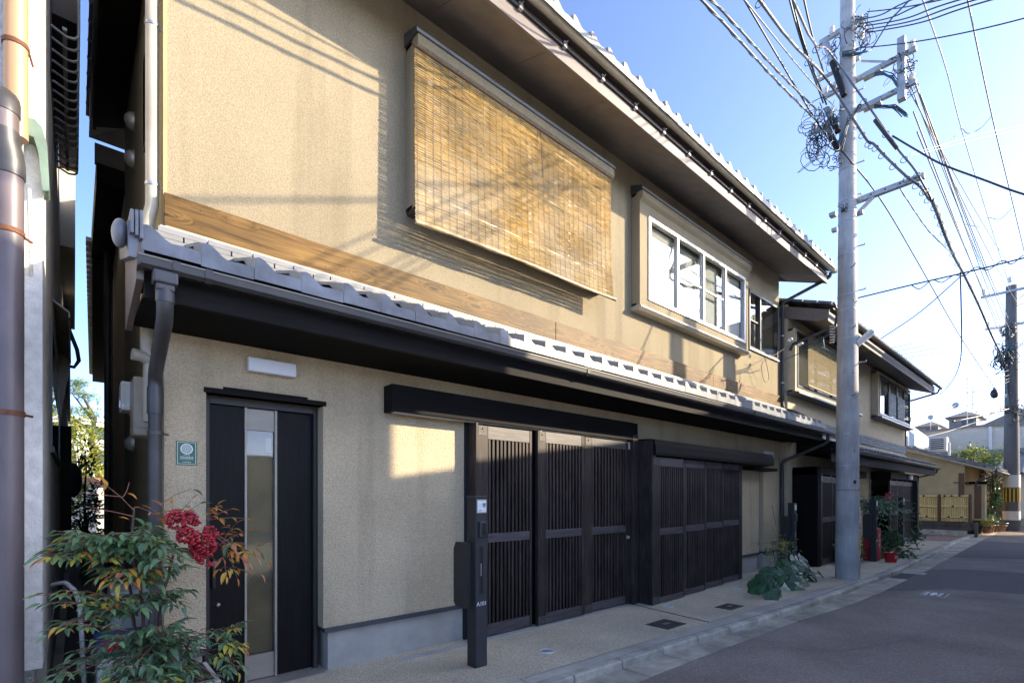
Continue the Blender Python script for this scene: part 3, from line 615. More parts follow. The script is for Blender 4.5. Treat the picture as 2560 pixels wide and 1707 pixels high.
# --- pent roof between the storeys
W1 = .294
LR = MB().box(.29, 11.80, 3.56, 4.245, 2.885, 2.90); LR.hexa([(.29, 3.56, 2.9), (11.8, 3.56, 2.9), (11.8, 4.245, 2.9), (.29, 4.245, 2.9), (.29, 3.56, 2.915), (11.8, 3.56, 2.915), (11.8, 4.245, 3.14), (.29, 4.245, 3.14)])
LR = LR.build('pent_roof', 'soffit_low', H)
te = tile_mesh('eave_tile', W1-.003, .26, .33, ['tile', 'tile_e'], .075); tf = tile_mesh('roof_tile', W1+.004, .26, .33, ['tile', 'tile_e'], 0, .022)
tile_rows(LR, .283, W1, 39, 3.50, 2.965, .33, 3, .225, te, tf)
nm = MB().box(0, .284, 0, .2, 0, .034).mesh('flat_tile', 'noshi')
for k in range(4):
    for i in range(39 if k else 39):
        piece('flat_tile', nm, LR, (.28+(.147 if k % 2 else 0)+i*.2945, 4.045+k*.022, 3.155+k*.046), Matrix.Rotation(rt.uniform(-.004, .004), 4, 'Z'))
fl = MB().box(.44, 11.75, 4.15, 4.246, 3.338, 3.352).box(.44, 11.75, 4.146, 4.154, 3.318, 3.352)
for x in fr(.5, 11.7, 25): fl.ball((x, 4.146, 3.335), (.006, .003, .006), 6, 4)
fl.build('wall_flashing', 'flash', LR); MB().box(.48, 11.3, 4.216, 4.246, 3.354, 3.390).build('plaster_strip', 'yplast', LR)  # ochre plaster strip between the flashing and the planks
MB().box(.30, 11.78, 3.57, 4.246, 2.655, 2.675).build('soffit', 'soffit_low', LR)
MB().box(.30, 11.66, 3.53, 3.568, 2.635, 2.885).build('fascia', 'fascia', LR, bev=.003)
MB().hexa([(.262, 3.50, 2.72), (.298, 3.50, 2.72), (.298, 4.30, 2.63), (.262, 4.30, 2.63), (.262, 3.50, 2.95), (.298, 3.50, 2.95), (.298, 4.30, 3.13), (.262, 4.30, 3.13)]).build('verge_board', 'brown', LR, bev=.003)
MB().box(.302, .40, 3.535, 3.57, 2.70, 2.88).build('verge_return', 'pipe_c', LR)
gu = MB(); gp = [(3.50, 2.824), (3.495, 2.782), (3.47, 2.767), (3.425, 2.765), (3.405, 2.782), (3.40, 2.824), (3.412, 2.824), (3.418, 2.792), (3.44, 2.779), (3.47, 2.779), (3.485, 2.792), (3.488, 2.824)]
gu.prism(gp, 'x', .262, 12.05); gu.box(.262, .272, 3.40, 3.50, 2.767, 2.825)
gu = gu.build('gutter', 'gut2', LR, bev=.002)
MB().tube([(.262, 3.402, 2.826), (12.05, 3.402, 2.826)], .008, 6).build('gutter_lip', 'gut', gu)
for x in (.44, .60, 4.05, 8.1): MB().prism([(3.506, 2.830), (3.5, 2.777), (3.472, 2.761), (3.42, 2.758), (3.396, 2.782), (3.392, 2.834), (3.40, 2.834), (3.40, 2.782), (3.425, 2.765), (3.47, 2.767), (3.495, 2.782), (3.5, 2.824)], 'x', x-.02, x+.02).build('gutter_joint', 'gut2', gu)
# verge tiles at the left end
for k in range(3):
    q = MB(); y = 3.49+k*.235; z = 2.93+k*.078
    q.hexa([(.228, y, z-.10), (.262, y, z-.10), (.262, y+.26, z-.02), (.228, y+.26, z-.02), (.222, y, z+.10), (.285, y, z+.10), (.285, y+.26, z+.185), (.222, y+.26, z+.185)])
    q.build('verge_tile', 'tile', LR, bev=.004)
q = MB()
for k in range(3): q.box(.232+k*.021, .248+k*.021, 3.455, 3.62, 2.955-.01*k, 3.085+.004*k)
q.build('verge_stack', 'tile', LR, bev=.003)
MB().ball((.195, 3.60, 2.99), (.04, .075, .08), 14, 10).build('verge_cap', 'tile', LR)
# downpipe at the left corner, with its outlet box
MB().box(.33, .45, 3.405, 3.495, 2.70, 2.772).box(.345, .435, 3.41, 3.49, 2.66, 2.70).build('outlet', 'pipe', LR, bev=.01)
dp = MB().tube([(.39, 3.45, 2.68), (.39, 3.45, 2.60), (.392, 3.47, 2.555), (.396, 3.53, 2.51), (.414, 4.13, 2.33), (.416, 4.17, 2.30), (.417, 4.18, 2.25), (.417, 4.18, -.02)], .042, 14)
dp.tube([(.417, 4.18, 2.24), (.417, 4.18, 2.06)], .048, 14); dp.tube([(.39, 3.45, 2.66), (.39, 3.45, 2.60)], .047, 14)
dp = dp.build('downpipe', 'pipe', H)
for z in (1.93, .9): MB().tube([(.417, 4.18, z-.012), (.417, 4.18, z+.012)], .047, 14).tube([(.46, 4.19, z), (.50, 4.25, z)], .006, 6).build('pipe_clip', 'iron', dp)
MB().tube([(.405, 4.33, 2.02), (.405, 4.33, 2.50)], .044, 12).tube([(.405, 4.33, 2.44), (.36, 4.31, 2.47), (.30, 4.30, 2.475)], .04, 12).build('drain_bend', 'pipe_c', H)
up = MB().tube([(.412, 4.31, 6.12), (.412, 4.31, 3.62), (.412, 4.315, 3.54), (.395, 4.33, 3.46), (.385, 4.33, 3.40), (.385, 4.33, 2.5)], .040, 14)
up = up.build('upper_downpipe', 'pipe_c', H)
for z in (4.80, 3.68): MB().tube([(.412, 4.31, z-.01), (.412, 4.31, z+.01)], .045, 14).tube([(.45, 4.30, z), (.475, 4.29, z-.01)], .006, 6).build('pipe_clip', 'steel', up)
# far-end downpipes
d2 = MB().tube([(11.72, 3.40, 6.10), (11.72, 3.42, 6.02), (11.66, 3.5, 5.95), (11.36, 4.18, 5.62), (11.35, 4.20, 5.55), (11.35, 4.20, 3.45), (11.37, 4.18, 3.35), (11.42, 4.0, 3.28), (11.75, 3.66, 3.03)], .035, 10).build('downpipe', 'gut2', H)
for z in (4.9, 3.9): MB().tube([(11.35, 4.2, z-.01), (11.35, 4.2, z+.01)], .04, 10).build('pipe_clip', 'steel', d2)
MB().tube([(11.70, 3.45, 2.78), (11.70, 3.45, 2.62), (11.66, 3.5, 2.57), (11.34, 4.17, 2.24), (11.33, 4.2, 2.18), (11.33, 4.2, 0)], .035, 10).build('downpipe', 'gut2', H)
# --- main roof: soffit panels, fascia, gutter, tiles
UR = MB()
E0, ZE = 3.29, 6.10; rid = 5.9; sl2 = .37
zr = ZE+(rid-E0)*sl2
UR.add([(.14, E0+.06, ZE+.0), (11.72, E0+.06, ZE+.0), (11.72, rid, zr-.02), (2.9, rid, zr-.02), (.14, 8.4, ZE), (11.72, 8.4, ZE)], [(0, 1, 2, 3), (0, 3, 4), (4, 3, 2, 5)])
UR = UR.build('main_roof', 'slate', H, fix=False)
xs_ = [X0-.01]+[2.59+.9525*k for k in range(-1, 10)]+[11.70]
xs_[0] = .20
for a, b in zip(xs_, xs_[1:]):
    q = MB(); a += .003; b -= .003
    q.hexa([(a, 3.49, 5.915), (b, 3.49, 5.915), (b, D-.001, 6.195), (a, D-.001, 6.195), (a, 3.49, 5.935), (b, 3.49, 5.935), (b, D-.001, 6.215), (a, D-.001, 6.215)]); q.build('soffit_panel', 'soffit', H)
MB().box(.15, 11.72, 3.455, 3.488, 5.885, 6.10).build('fascia', 'brown', UR, bev=.003)
MB().hexa([(11.703, 3.46, 5.885), (11.722, 3.46, 5.885), (11.722, 6.0, 6.82), (11.703, 6.0, 6.82), (11.703, 3.46, 6.1), (11.722, 3.46, 6.1), (11.722, 6.0, 7.05), (11.703, 6.0, 7.05)]).build('verge_board', 'brown', UR)
def eave_gutter(x0, x1, yc, zc, r, mat):
    g_ = MB(); n = 9
    po = [(yc+r*math.cos(math.pi+math.pi*i/(n-1)), zc+r*math.sin(math.pi+math.pi*i/(n-1))) for i in range(n)]
    pi_ = [(yc+(r-.008)*math.cos(math.pi+math.pi*i/(n-1)), zc+(r-.008)*math.sin(math.pi+math.pi*i/(n-1))) for i in range(n-1, -1, -1)]
    return g_.prism(po+pi_, 'x', x0, x1)
ug = eave_gutter(.10, 11.80, 3.355, 6.13, .048, 0); ug.box(11.79, 11.80, 3.307, 3.403, 6.085, 6.13)
ug = ug.build('gutter', 'pipe_c', UR)
MB().tube([(.1, 3.306, 6.132), (11.8, 3.306, 6.132)], .0075, 6).build('gutter_lip', 'gut', ug)
for x in (3.52, 5.55, 9.2): MB().lathe((x, 3.355, 6.13), [(.052, -.012), (.052, .012)], 16, ax='x').build('gutter_joint', 'pipe_c', ug)
MB().tube([(.15, 3.44, 6.03), (11.7, 3.44, 6.03)], .014, 8).build('bracket_rail', 'gut2', UR)
bm_ = MB().box(-.022, .022, -.02, .012, -.025, .035).tube([(0, 0, 0), (0, -.05, .02)], .006, 5).mesh('gutter_bracket', 'steel')
for k in range(19): piece('gutter_bracket', bm_, UR, (.7+k*.603, 3.435, 6.03))
W2 = .274; ue = tile_mesh('eave_tile', W2+.003, .27, sl2, ['noshi', 'tile_e'], .07); uf = tile_mesh('roof_tile', W2+.003, .27, sl2, ['tile', 'tile_e'], 0, .022)
tile_rows(UR, .13, W2, 42, E0, ZE+.07, sl2, 2, .235, ue, uf)
ws = MB(); wave_sheet(ws, .95, 11.65, W2, E0+.47, rid, ZE+.07+.47*sl2, zr+.06, 9); ws.build('tile_courses', 'tile', UR, kind='stuff', fix=False)
# alley side eave, seen edge-on from the street
sp = MB(); sp.hexa([(.20, D, 5.98), (.472, D, 6.09), (.472, 7.9, 6.09), (.20, 7.9, 5.98), (.20, D, 6.0), (.472, D, 6.11), (.472, 7.9, 6.11), (.20, 7.9, 6.0)]); sp.build('soffit_panel', 'fascia', H)
MB().box(.168, .198, D-.1, 7.92, 5.95, 6.10).build('side_fascia', 'fascia', UR)
MB().tube([(.155, D-.1, 6.08), (.155, 7.95, 6.08)], .02, 8).build('side_gutter', 'gut', UR)
sm = MB().box(-.05, .12, 0, .25, 0, .03).ball((-.035, .02, .02), (.02, .03, .04), 8, 6).mesh('side_tile', 'tile')
for k in range(17): piece('side_tile', sm, UR, (.155, 3.4+k*.27, 6.115))
# rear lower wing along the alley
rw = MB().box(.49, .6, 7.9, 10.7, 0, 5.6).build('wing_wall', 'rear', H)
MB().box(.21, .5, 8.05, 10.7, 5.40, 5.80).build('wing_eave', 'fascia', H); MB().box(.19, .5, 8.03, 8.10, 5.62, 5.86).build('wing_fascia', 'brown', H)
MB().tube([(.40, 10.3, 5.4), (.40, 10.3, 0)], .045, 10).build('downpipe', 'pipe', H)
# ------------------------------------------------------------------ things fixed to or hung on the main house
def lamp(x0, x1, y, z0, z1, label):
    o = thing('wall_light', label, 'wall light', ((x0+x1)/2, y, z0), 'white box lights on the beige walls')
    MB().box(x0+.01, x1-.01, y-.02, y-.001, z0+.008, z1-.008).build('base', 'alum', o)
    MB().box(x0, x1, y-.075, y-.02, z0, z1).build('diffuser', 'lampw', o, bev=.008)
lamp(.998, 1.350, D, 2.455, 2.562, 'long white box light on the wall above the entrance door')
lamp(10.45, 10.85, D, 2.30, 2.40, 'white box light near the far corner of the main house, behind the slate cover')
# green inspection plate
o = thing('fire_plate', 'small green fire-inspection plate with white round emblem on the wall corner', 'sign', (.6085, D, 1.80))
MB().box(.545, .672, D-.006, D-.0005, 1.722, 1.892).build('plate', 'green', o, bev=.001)
q = MB()
for a, b, c, d in ((.552, .665, 1.883, 1.8855), (.552, .665, 1.7285, 1.731), (.552, .5545, 1.731, 1.883), (.6625, .665, 1.731, 1.883)): q.box(a, b, D-.0072, D-.006, c, d)
q.build('border', 'white', o)
q = MB(); cx, cz = .6085, 1.837
def ring(mb, cx, cz, r0, r1, y, n=28):
    vs = []; 
    for k in range(n):
        a = 2*math.pi*k/n; vs += [(cx+r0*math.cos(a), y, cz+r0*math.sin(a)), (cx+r1*math.cos(a), y, cz+r1*math.sin(a))]
    return mb.add(vs, [(2*k, 2*k+1, (2*k+3) % (2*n), (2*k+2) % (2*n)) for k in range(n)])
ring(q, cx, cz, .031, .038, D-.0072); ring(q, cx, cz, .006, .010, D-.0072, 12)
for k in range(6):
    a = math.pi/6+k*math.pi/3; c_, s_ = math.cos(a), math.sin(a)
    q.quad((cx+c_*.01-s_*.0015, D-.0072, cz+s_*.01+c_*.0015), (cx+c_*.032-s_*.0015, D-.0072, cz+s_*.032+c_*.0015), (cx+c_*.032+s_*.0015, D-.0072, cz+s_*.032-c_*.0015), (cx+c_*.01+s_*.0015, D-.0072, cz+s_*.01-c_*.0015))
    a += math.pi/6; ring(q, cx+.021*math.cos(a), cz+.021*math.sin(a), .0035, .0065, D-.0074, 10)
q.build('emblem', 'white', o)
lettering('lettering', '消防検査済', .0165, 'white', o, (.6085, D-.0062, 1.775), (1, 0, 0)); MB().box(.568, .65, D-.0072, D-.006, 1.7625, 1.764).build('rule', 'white', o)
lettering('lettering', '京都市消防局', .0085, 'white', o, (.6085, D-.0062, 1.742), (1, 0, 0)); lettering('lettering', '2019年 12月', .0075, 'white', o, (.6085, D-.0062, 1.792), (1, 0, 0))
# reed blind over the first bay
bl = thing('reed_blind', 'large golden reed blind hanging over the first bay window', 'blind', (3.8, 4.03, 5.6))
rb = random.Random(5)
def blind(par, xa, xb, ztop, zbot, yfun, n, rr, seg=12, zb=None):
    m = MB(); xs = fr(xa, xb, seg)
    for k in range(n):
        t = (k+.5)/n; ph = rb.uniform(0, 6); am = rb.uniform(.0015, .004); rad = rr*rb.uniform(.5, 1.25); e0 = rb.uniform(-.005, .005); e1 = rb.uniform(-.006, .006)
        pts = []
        for i, x in enumerate(xs):
            zt = ztop(x); zb_ = zbot(x); z = zt+(zb_-zt)*t+am*.6*math.sin(ph+x*2.3+i*.9)+rb.uniform(-.0012, .0012)
            xx = x+(e0 if i == 0 else e1 if i == seg else 0)
            pts.append((xx, yfun(xx, t)+rb.uniform(-.0015, .0015), z))
        m.tube(pts, rad, 4, k % 3, False, False)
    return m.build('reeds', ['reed1', 'reed2', 'reed3'], par, kind='stuff', fix=False)
for i, (a, b_) in enumerate((((.36, .17, .03), (.80, .48, .10)), ((.48, .31, .11), (.88, .74, .46)), ((.09, .05, .025), (.66, .42, .14)))):
    mt['reed%d' % (i+1)] = M('reed_%s' % 'abc'[i], a, .45, .3, 5, stretch=(2.2, 1, 70), col2=b_, lo=.43, hi=.57, trans=.14, blot=.4, blotscale=2.4, zgrad=(5.45, 4.3, (.72, .64, .50), .55))
def bz(x): return 4.0+.012*math.sin((x-2.3)*2.2)+.035*max(0, math.sin((x-3.2)*1.5))*.6+(x-2.35)*.012
def byf(x, t): return 4.028-.055*t*t*(.4+.6*(x-2.35)/2.9)-.012*math.sin(x*2.1+1)*t
blind(bl, 2.345, 5.235, lambda x: 5.61, bz, byf, 215, .0041)
th_ = MB()
for k in range(34):
    x = 2.37+k*.0855+rb.uniform(-.004, .004)
    th_.tube([(x, byf(x, t)-.007, lerp(5.61, bz(x), t)) for t in fr(0, 1, 8)], .0018, 4, 0, False)
th_.build('thread', 'rubl', bl, kind='stuff')
rl_ = MB(); P = [(x, byf(x, 1)-.02, bz(x)-.012) for x in fr(2.335, 5.245, 16)]
rl_.tube(P, [.017+.005*math.sin(i*1.7) for i in range(17)], 8, 0); rl_.build('bottom_roll', 'reed3', bl)
MB().tube([(2.33, 4.02, 5.618), (5.25, 4.02, 5.618)], .013, 8).build('head_rod', 'brownpost', bl)
hk = MB().tube([(0, 0, 0), (0, -.012, .02), (0, .01, .045)], .004, 5).mesh('hook', 'steel')
for k in range(9): piece('hook', hk, bl, (2.5+k*.33, 4.018, 5.62))
MB().tube([(3.93, 4.0, 5.6), (3.93, 3.975, 5.3), (3.935, 3.97, 5.05)], .004, 5).build('cord', 'rub', bl)
# meter boxes and vent hoods on the alley wall
o = thing('meter_box', 'cream meter box on the alley wall of the main house', 'meter box', (.40, 4.86, 1.96))
MB().box(.335, .472, 4.74, 5.02, 1.96, 2.41).build('cabinet', 'pipe_c', o, bev=.015); MB().box(.345, .46, 4.734, 4.742, 2.02, 2.36).build('lid', 'pipe_c', o, bev=.004)
o = thing('electric_meter', 'grey glass-covered electric meter beside the cream meter box', 'meter', (.36, 5.15, 2.2))
MB().box(.28, .472, 5.06, 5.30, 2.19, 2.42).build('case', 'ac', o, bev=.01); MB().box(.27, .282, 5.08, 5.28, 2.21, 2.40).box(.29, .46, 5.052, 5.062, 2.22, 2.40).build('cover', 'glass', o)
def vent(y, z, label):
    o = thing('vent_hood', label, 'vent hood', (.474, y, z), 'round vent hoods on the alley wall')
    q = MB()
    n = 10
    for i in range(5):
        a0, a1 = math.pi/2*i/5, math.pi/2*(i+1)/5
        q.lathe((.474, y, z), [(.085*math.cos(a0), -.085*math.sin(a0)), (.085*math.cos(a1)+1e-4, -.085*math.sin(a1))], 12, ax='x')
    q.build('hood', 'alum', o); MB().lathe((.474, y, z), [(.095, -.004), (.095, 0)], 14, ax='x').build('flange', 'alum', o)
vent(6.6, 5.45, 'upper vent hood high on the alley wall under the eave'); vent(6.6, 5.05, 'lower vent hood of the pair high on the alley wall')
vent(6.2, 2.34, 'round vent hood beside the electric meter in the alley'); vent(6.6, 2.05, 'round vent hood lower down in the alley, behind the meter')
MB().box(.462, .474, 4.95, 5.5, 4.55, 5.35).build('side_window', 'frame_d', H); MB().box(.458, .462, 4.98, 5.47, 4.58, 5.32).build('side_pane', 'glass_d', H)
# ------------------------------------------------------------------ intercom posts
def post(x, y, h, label, plate='響', num='A101', detail=True, z0=0, flap=True):
    o = thing('intercom_post', label, 'intercom post', (x, y, z0), 'charcoal mailbox posts on the pavement')
    b = MB().box(x-.065, x+.065, y-.06, y+.06, z0, z0+h-.015); b.build('column', 'post', o, bev=.003)
    f_ = MB().box(x-.056, x+.056, y-.0625, y-.06, z0+.01, z0+h-.02); 
    f_.build('front_panel', 'post_f', o)
    MB().box(x-.07, x+.07, y-.066, y+.066, z0+h-.015, z0+h).build('cap', 'post_f', o, bev=.003)
    if flap:
        mbx = MB(); mbx.prism([(y-.005, z0+.52), (y+.15, z0+.52), (y+.18, z0+.56), (y+.18, z0+1.03), (y+.15, z0+1.09), (y-.005, z0+1.09)], 'x', x-.128, x-.066)
        mbx.build('mailbox', 'post', o, bev=.004)
    yf = y-.0626
    s = MB().box(x-.052, x+.052, yf-.006, yf-.0002, z0+h-.15, z0+h-.033).build('name_plate', 'alum', o, bev=.001)
    MB().box(x-.046, x+.046, yf-.0072, yf-.006, z0+h-.140, z0+h-.043).build('print_field', 'white', o)
    ic = MB().box(x-.035, x+.04, yf-.03, yf-.0002, z0+h-.36, z0+h-.225).build('intercom', 'frame_d', o, bev=.006)
    MB().box(x-.008, x+.024, yf-.033, yf-.0305, z0+h-.34, z0+h-.24).build('camera_window', 'black', o, bev=.001)
    sl_ = MB().box(x-.018, x+.018, yf-.0022, yf-.0002, z0+h-.86, z0+h-.445).build('slot', 'black', o)
    q = MB().box(x-.021, x-.017, yf-.006, yf-.0003, z0+h-.865, z0+h-.44).box(x-.017, x+.018, yf-.006, yf-.0003, z0+h-.866, z0+h-.858); q.build('slot_frame', 'post_f', o)
    MB().box(x-.013, x-.003, yf-.008, yf-.0025, z0+h-.70, z0+h-.59).build('slot_grip', 'steel', o, bev=.003)
    if detail:
        lettering('lettering', num, .052, 'white', o, (x+.002, yf-.0012, z0+h-.945), (1, 0, 0)); lettering('lettering', plate, .043, 'ink', o, (x+.024, yf-.0076, z0+h-.085), (1, 0, 0))
        lettering('lettering', 'HIBIKI', .012, 'ink', o, (x-.02, yf-.0076, z0+h-.128), (1, 0, 0))
        q = MB()
        for a in (0, math.pi/2, math.pi, 3*math.pi/2): q.add([(x-.02+math.cos(a+t)*r_, yf-.0078, z0+h-.085+math.sin(a+t)*r_) for t, r_ in ((0, .002), (-.35, .011), (0, .018), (.35, .011))], [(0, 1, 2, 3)])
        q.build('leaf_mark', 'lime', o)
        MB().ball((x+.0, yf-.004, z0+h-.275), .006, 8, 6).build('lens', 'glass_d', o)
    return o
post(2.685, 3.53, 1.50, 'charcoal intercom post marked A101 in front of the beige wall')
post(10.93, 3.86, 1.36, 'charcoal mailbox post behind the round-leaved plant, left of the concrete pole', '', 'A102')
post(13.78, 3.14, 1.42, 'charcoal mailbox post beside the red extinguisher box, right of the concrete pole', '', 'A103', z0=0)
post(18.6, 3.55, 1.45, 'farthest charcoal mailbox post, at the end of the second house', '', 'A104', flap=False)
# red extinguisher box and bucket
o = thing('extinguisher_box', 'tall red fire-extinguisher box standing behind the third mailbox post', 'extinguisher box', (13.98, 3.22, 0))
MB().box(13.84, 14.13, 3.08, 3.36, 0, .76).build('case', 'red', o, bev=.008); MB().box(13.86, 14.11, 3.072, 3.079, .05, .72).build('door', 'red', o)
q = MB()
for k in range(3): q.box(13.975, 14.03, 3.069, 3.0725, .50-k*.09, .56-k*.09)
lettering('lettering', '消', .085, 'white', o, (13.99, 3.0715, .58), (1, 0, 0)); lettering('lettering', '火', .085, 'white', o, (13.99, 3.0715, .47), (1, 0, 0)); lettering('lettering', '器', .085, 'white', o, (13.99, 3.0715, .36), (1, 0, 0))
o = thing('fire_bucket', 'red metal fire bucket with white 防火 lettering on the pavement', 'bucket', (13.95, 2.85, 0))
MB().lathe((13.95, 2.85, 0), [(.105, 0), (.134, .20), (.141, .205), (.141, .212), (.132, .212), (.126, .195), (.10, .02), (.001, .02)], 24).build('pail', 'red', o)
MB().lathe((13.95, 2.85, .175), [(.122, 0), (.122, .004), (.001, .004)], 20).build('water', 'glass', o)
MB().tube([(13.95+.138*math.cos(a), 2.85-.02, .209+.02*math.sin(a)) for a in fr(0, math.pi, 10)], .006, 6).build('handle', 'steel', o)
for ch, da in (('防', -.32), ('火', .25)):
    a = math.atan2(-.72, -.45)+da+.35; r_ = .1265
    lettering('lettering', ch, .085, 'white', o, (13.95+r_*math.cos(a), 2.85+r_*math.sin(a), .115), (-math.sin(a), math.cos(a), 0), (math.cos(a)*.14, math.sin(a)*.14, .99))

# ------------------------------------------------------------------ second house, set further along the street
G2 = thing('townhouse', 'second beige townhouse beyond the concrete pole, with a pale blind on its upper bay', 'house', (11.5, 4.15, 0), 'row of beige townhouses')
D2 = 4.15; XA, XB = 11.5, 22.3
wl2 = wallplane(MB(), XA, XB, 0, 5.6, [(11.75, 15.6, 0, 2.1), (16.1, 16.7, 0, 2.1), (17.95, 21.6, 0, 2.12)], D2, .25); wl2.build('front_wall', 'rear', G2)
MB().box(XA, XA+.1, D2+.25, 8.2, 0, 5.7).build('side_wall', 'rear', G2); MB().box(XB-.1, XB, D2+.25, 8.2, 0, 5.7).build('side_wall', 'rear', G2)
MB().box(XA+.1, XB-.1, 8.0, 8.2, 0, 5.6).build('rear_wall', 'rear', G2)
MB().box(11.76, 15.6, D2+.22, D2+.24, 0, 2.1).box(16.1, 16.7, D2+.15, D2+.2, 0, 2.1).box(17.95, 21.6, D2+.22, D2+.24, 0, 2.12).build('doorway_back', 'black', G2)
# boxed lattice doors
def far_leaf(x0, x1, y, zt, name='lattice_door'):
    f = MB().box(x0, x0+.11, y, y+.045, .01, zt).box(x1-.05, x1, y, y+.045, .01, zt).build(name, 'dwood', G2)
    a, b = x0+.111, x1-.051
    for nm, za, zb_ in (('bottom_rail', .01, .14), ('middle_rail', .93, 1.04), ('top_rail', zt-.13, zt)): MB().box(a, b, y+.002, y+.04, za, zb_).build(nm, 'dwood_h', f)
    MB().box(a, b, y+.047, y+.055, .01, zt).build('backing', 'black', f)
    n = 14; p_ = (b-a)/n; s_ = MB()
    for i in range(n):
        s_.box(a+(i+.25)*p_, a+(i+.7)*p_, y+.008, y+.035, .142, .928).box(a+(i+.25)*p_, a+(i+.7)*p_, y+.008, y+.035, 1.042, zt-.132)
    s_.build('slats', 'dwood', f, kind='stuff')
    MB().box(x0+.03, x0+.08, y-.006, y-.001, zt-.10, zt+.04).build('hanger_plate', 'galv', f)
for k, (x0, x1) in enumerate(((11.98, 12.72), (12.74, 13.48), (13.5, 14.3), (14.32, 15.3))): far_leaf(x0, x1, 3.66+.045*k, 1.92)
for k, (x0, x1) in enumerate(((18.0, 18.9), (18.92, 19.8), (19.82, 20.65), (20.67, 21.5))): far_leaf(x0, x1, 3.70+.03*k, 1.95)
MB().box(11.78, 11.97, 3.66, D2-.002, 0, 2.12).build('door_jamb', 'soffit_low', G2); MB().box(21.52, 21.72, 3.66, D2-.002, 0, 2.2).build('door_jamb', 'dwood', G2)
MB().box(11.78, 15.6, 3.70, D2-.002, 1.96, 2.12).build('door_header', 'black', G2); MB().box(17.9, 21.72, 3.66, D2-.002, 2.0, 2.2).build('door_header', 'fascia', G2)
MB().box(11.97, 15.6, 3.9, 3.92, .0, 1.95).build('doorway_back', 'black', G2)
lamp(20.1, 20.4, 3.66, 2.02, 2.16, 'small white light over the far lattice doors of the second house')
# upper bays
def bay2(xa, xb, yf, z0, z1, win, label=None):
    b = wallplane(MB(), xa, xb, z0, z1, [win], yf, .05); b.box(xa, xa+.05, yf+.05, D2-.001, z0, z1).box(xb-.05, xb, yf+.05, D2-.001, z0, z1).box(xa, xb, yf+.05, D2-.001, z0, z0+.04).box(xa, xb, yf+.05, D2-.001, z1-.04, z1)
    b = b.build('bay_window', 'rear', G2)
    w0, w1, h0, h1 = win; f = MB()
    f.box(w0-.02, w1+.02, yf-.015, yf+.04, h0-.03, h0+.03).box(w0-.02, w1+.02, yf-.015, yf+.04, h1-.03, h1+.03)
    for x in (w0, lerp(w0, w1, .28), lerp(w0, w1, .53), lerp(w0, w1, .78), w1): f.box(x-.025, x+.025, yf-.014, yf+.04, h0+.03, h1-.03)
    f.build('window_frame', 'frame_d', b)
    MB().box(w0, w1, yf+.015, yf+.02, h0, h1).build('pane', 'glass', b); MB().box(w0, w1, D2-.02, D2-.015, h0, h1).build('shade', 'room', b)
    MB().prism([(yf-.09, z0-.02), (yf-.09, z0-.06), (D2-.001, z0-.06), (D2-.001, z0-.001), (yf, z0-.001)], 'x', xa-.05, xb+.05).build('sill', 'cap', b)
    MB().box(xa-.05, xb+.05, yf-.098, yf-.091, z0-.05, z0-.018).build('sill_edge', 'flash', b)
    return b
bay2(11.50, 16.0, 4.0, 3.72, 5.06, (11.62, 15.85, 3.85, 4.98))
bay2(17.95, 22.2, 3.97, 3.87, 5.2, (18.1, 22.08, 3.97, 5.08))
pb = thing('reed_blind', 'pale straw blind on the second house upper bay, partly behind the concrete pole', 'blind', (13.2, 3.93, 5.0))
mt['straw'] = M('straw', (.42, .34, .20), .6, .25, 5, stretch=(.8, 1, 30), col2=(.62, .53, .36), trans=.3)
m = MB()
for k in range(96):
    z = 5.04-(k+.5)*.0118; xs = fr(12.02, 15.75, 8); m.tube([(x, 3.925+rb.uniform(-.003, .003), z-(x-12)*.002+rb.uniform(-.002, .002)) for x in xs], .0049, 4, 0, False, False)
m.build('reeds', 'straw', pb, kind='stuff', fix=False); MB().box(12.0, 15.78, 3.90, 3.94, 3.89, 3.91).build('bottom_rod', 'straw', pb); MB().box(12.0, 15.78, 3.90, 3.95, 5.045, 5.075).build('head_rod', 'brownpost', pb)
for xk, lab in ((18.95, 'left torn grey mesh strip hanging in the far bay window'), (20.1, 'right torn grey mesh strip hanging in the far bay window')):
    o = thing('mesh_curtain', lab, 'curtain', (xk, 3.93, 4.4), 'torn mesh strips on the far bay')
    MB().box(xk, xk+.95, 3.925, 3.93, 4.0, 4.72).build('mesh', 'greywood', o); MB().box(xk, xk+.03, 3.92, 3.924, 4.72, 5.15).box(xk+.9, xk+.93, 3.92, 3.924, 4.72, 5.15).build('tape', 'brownpost', o)
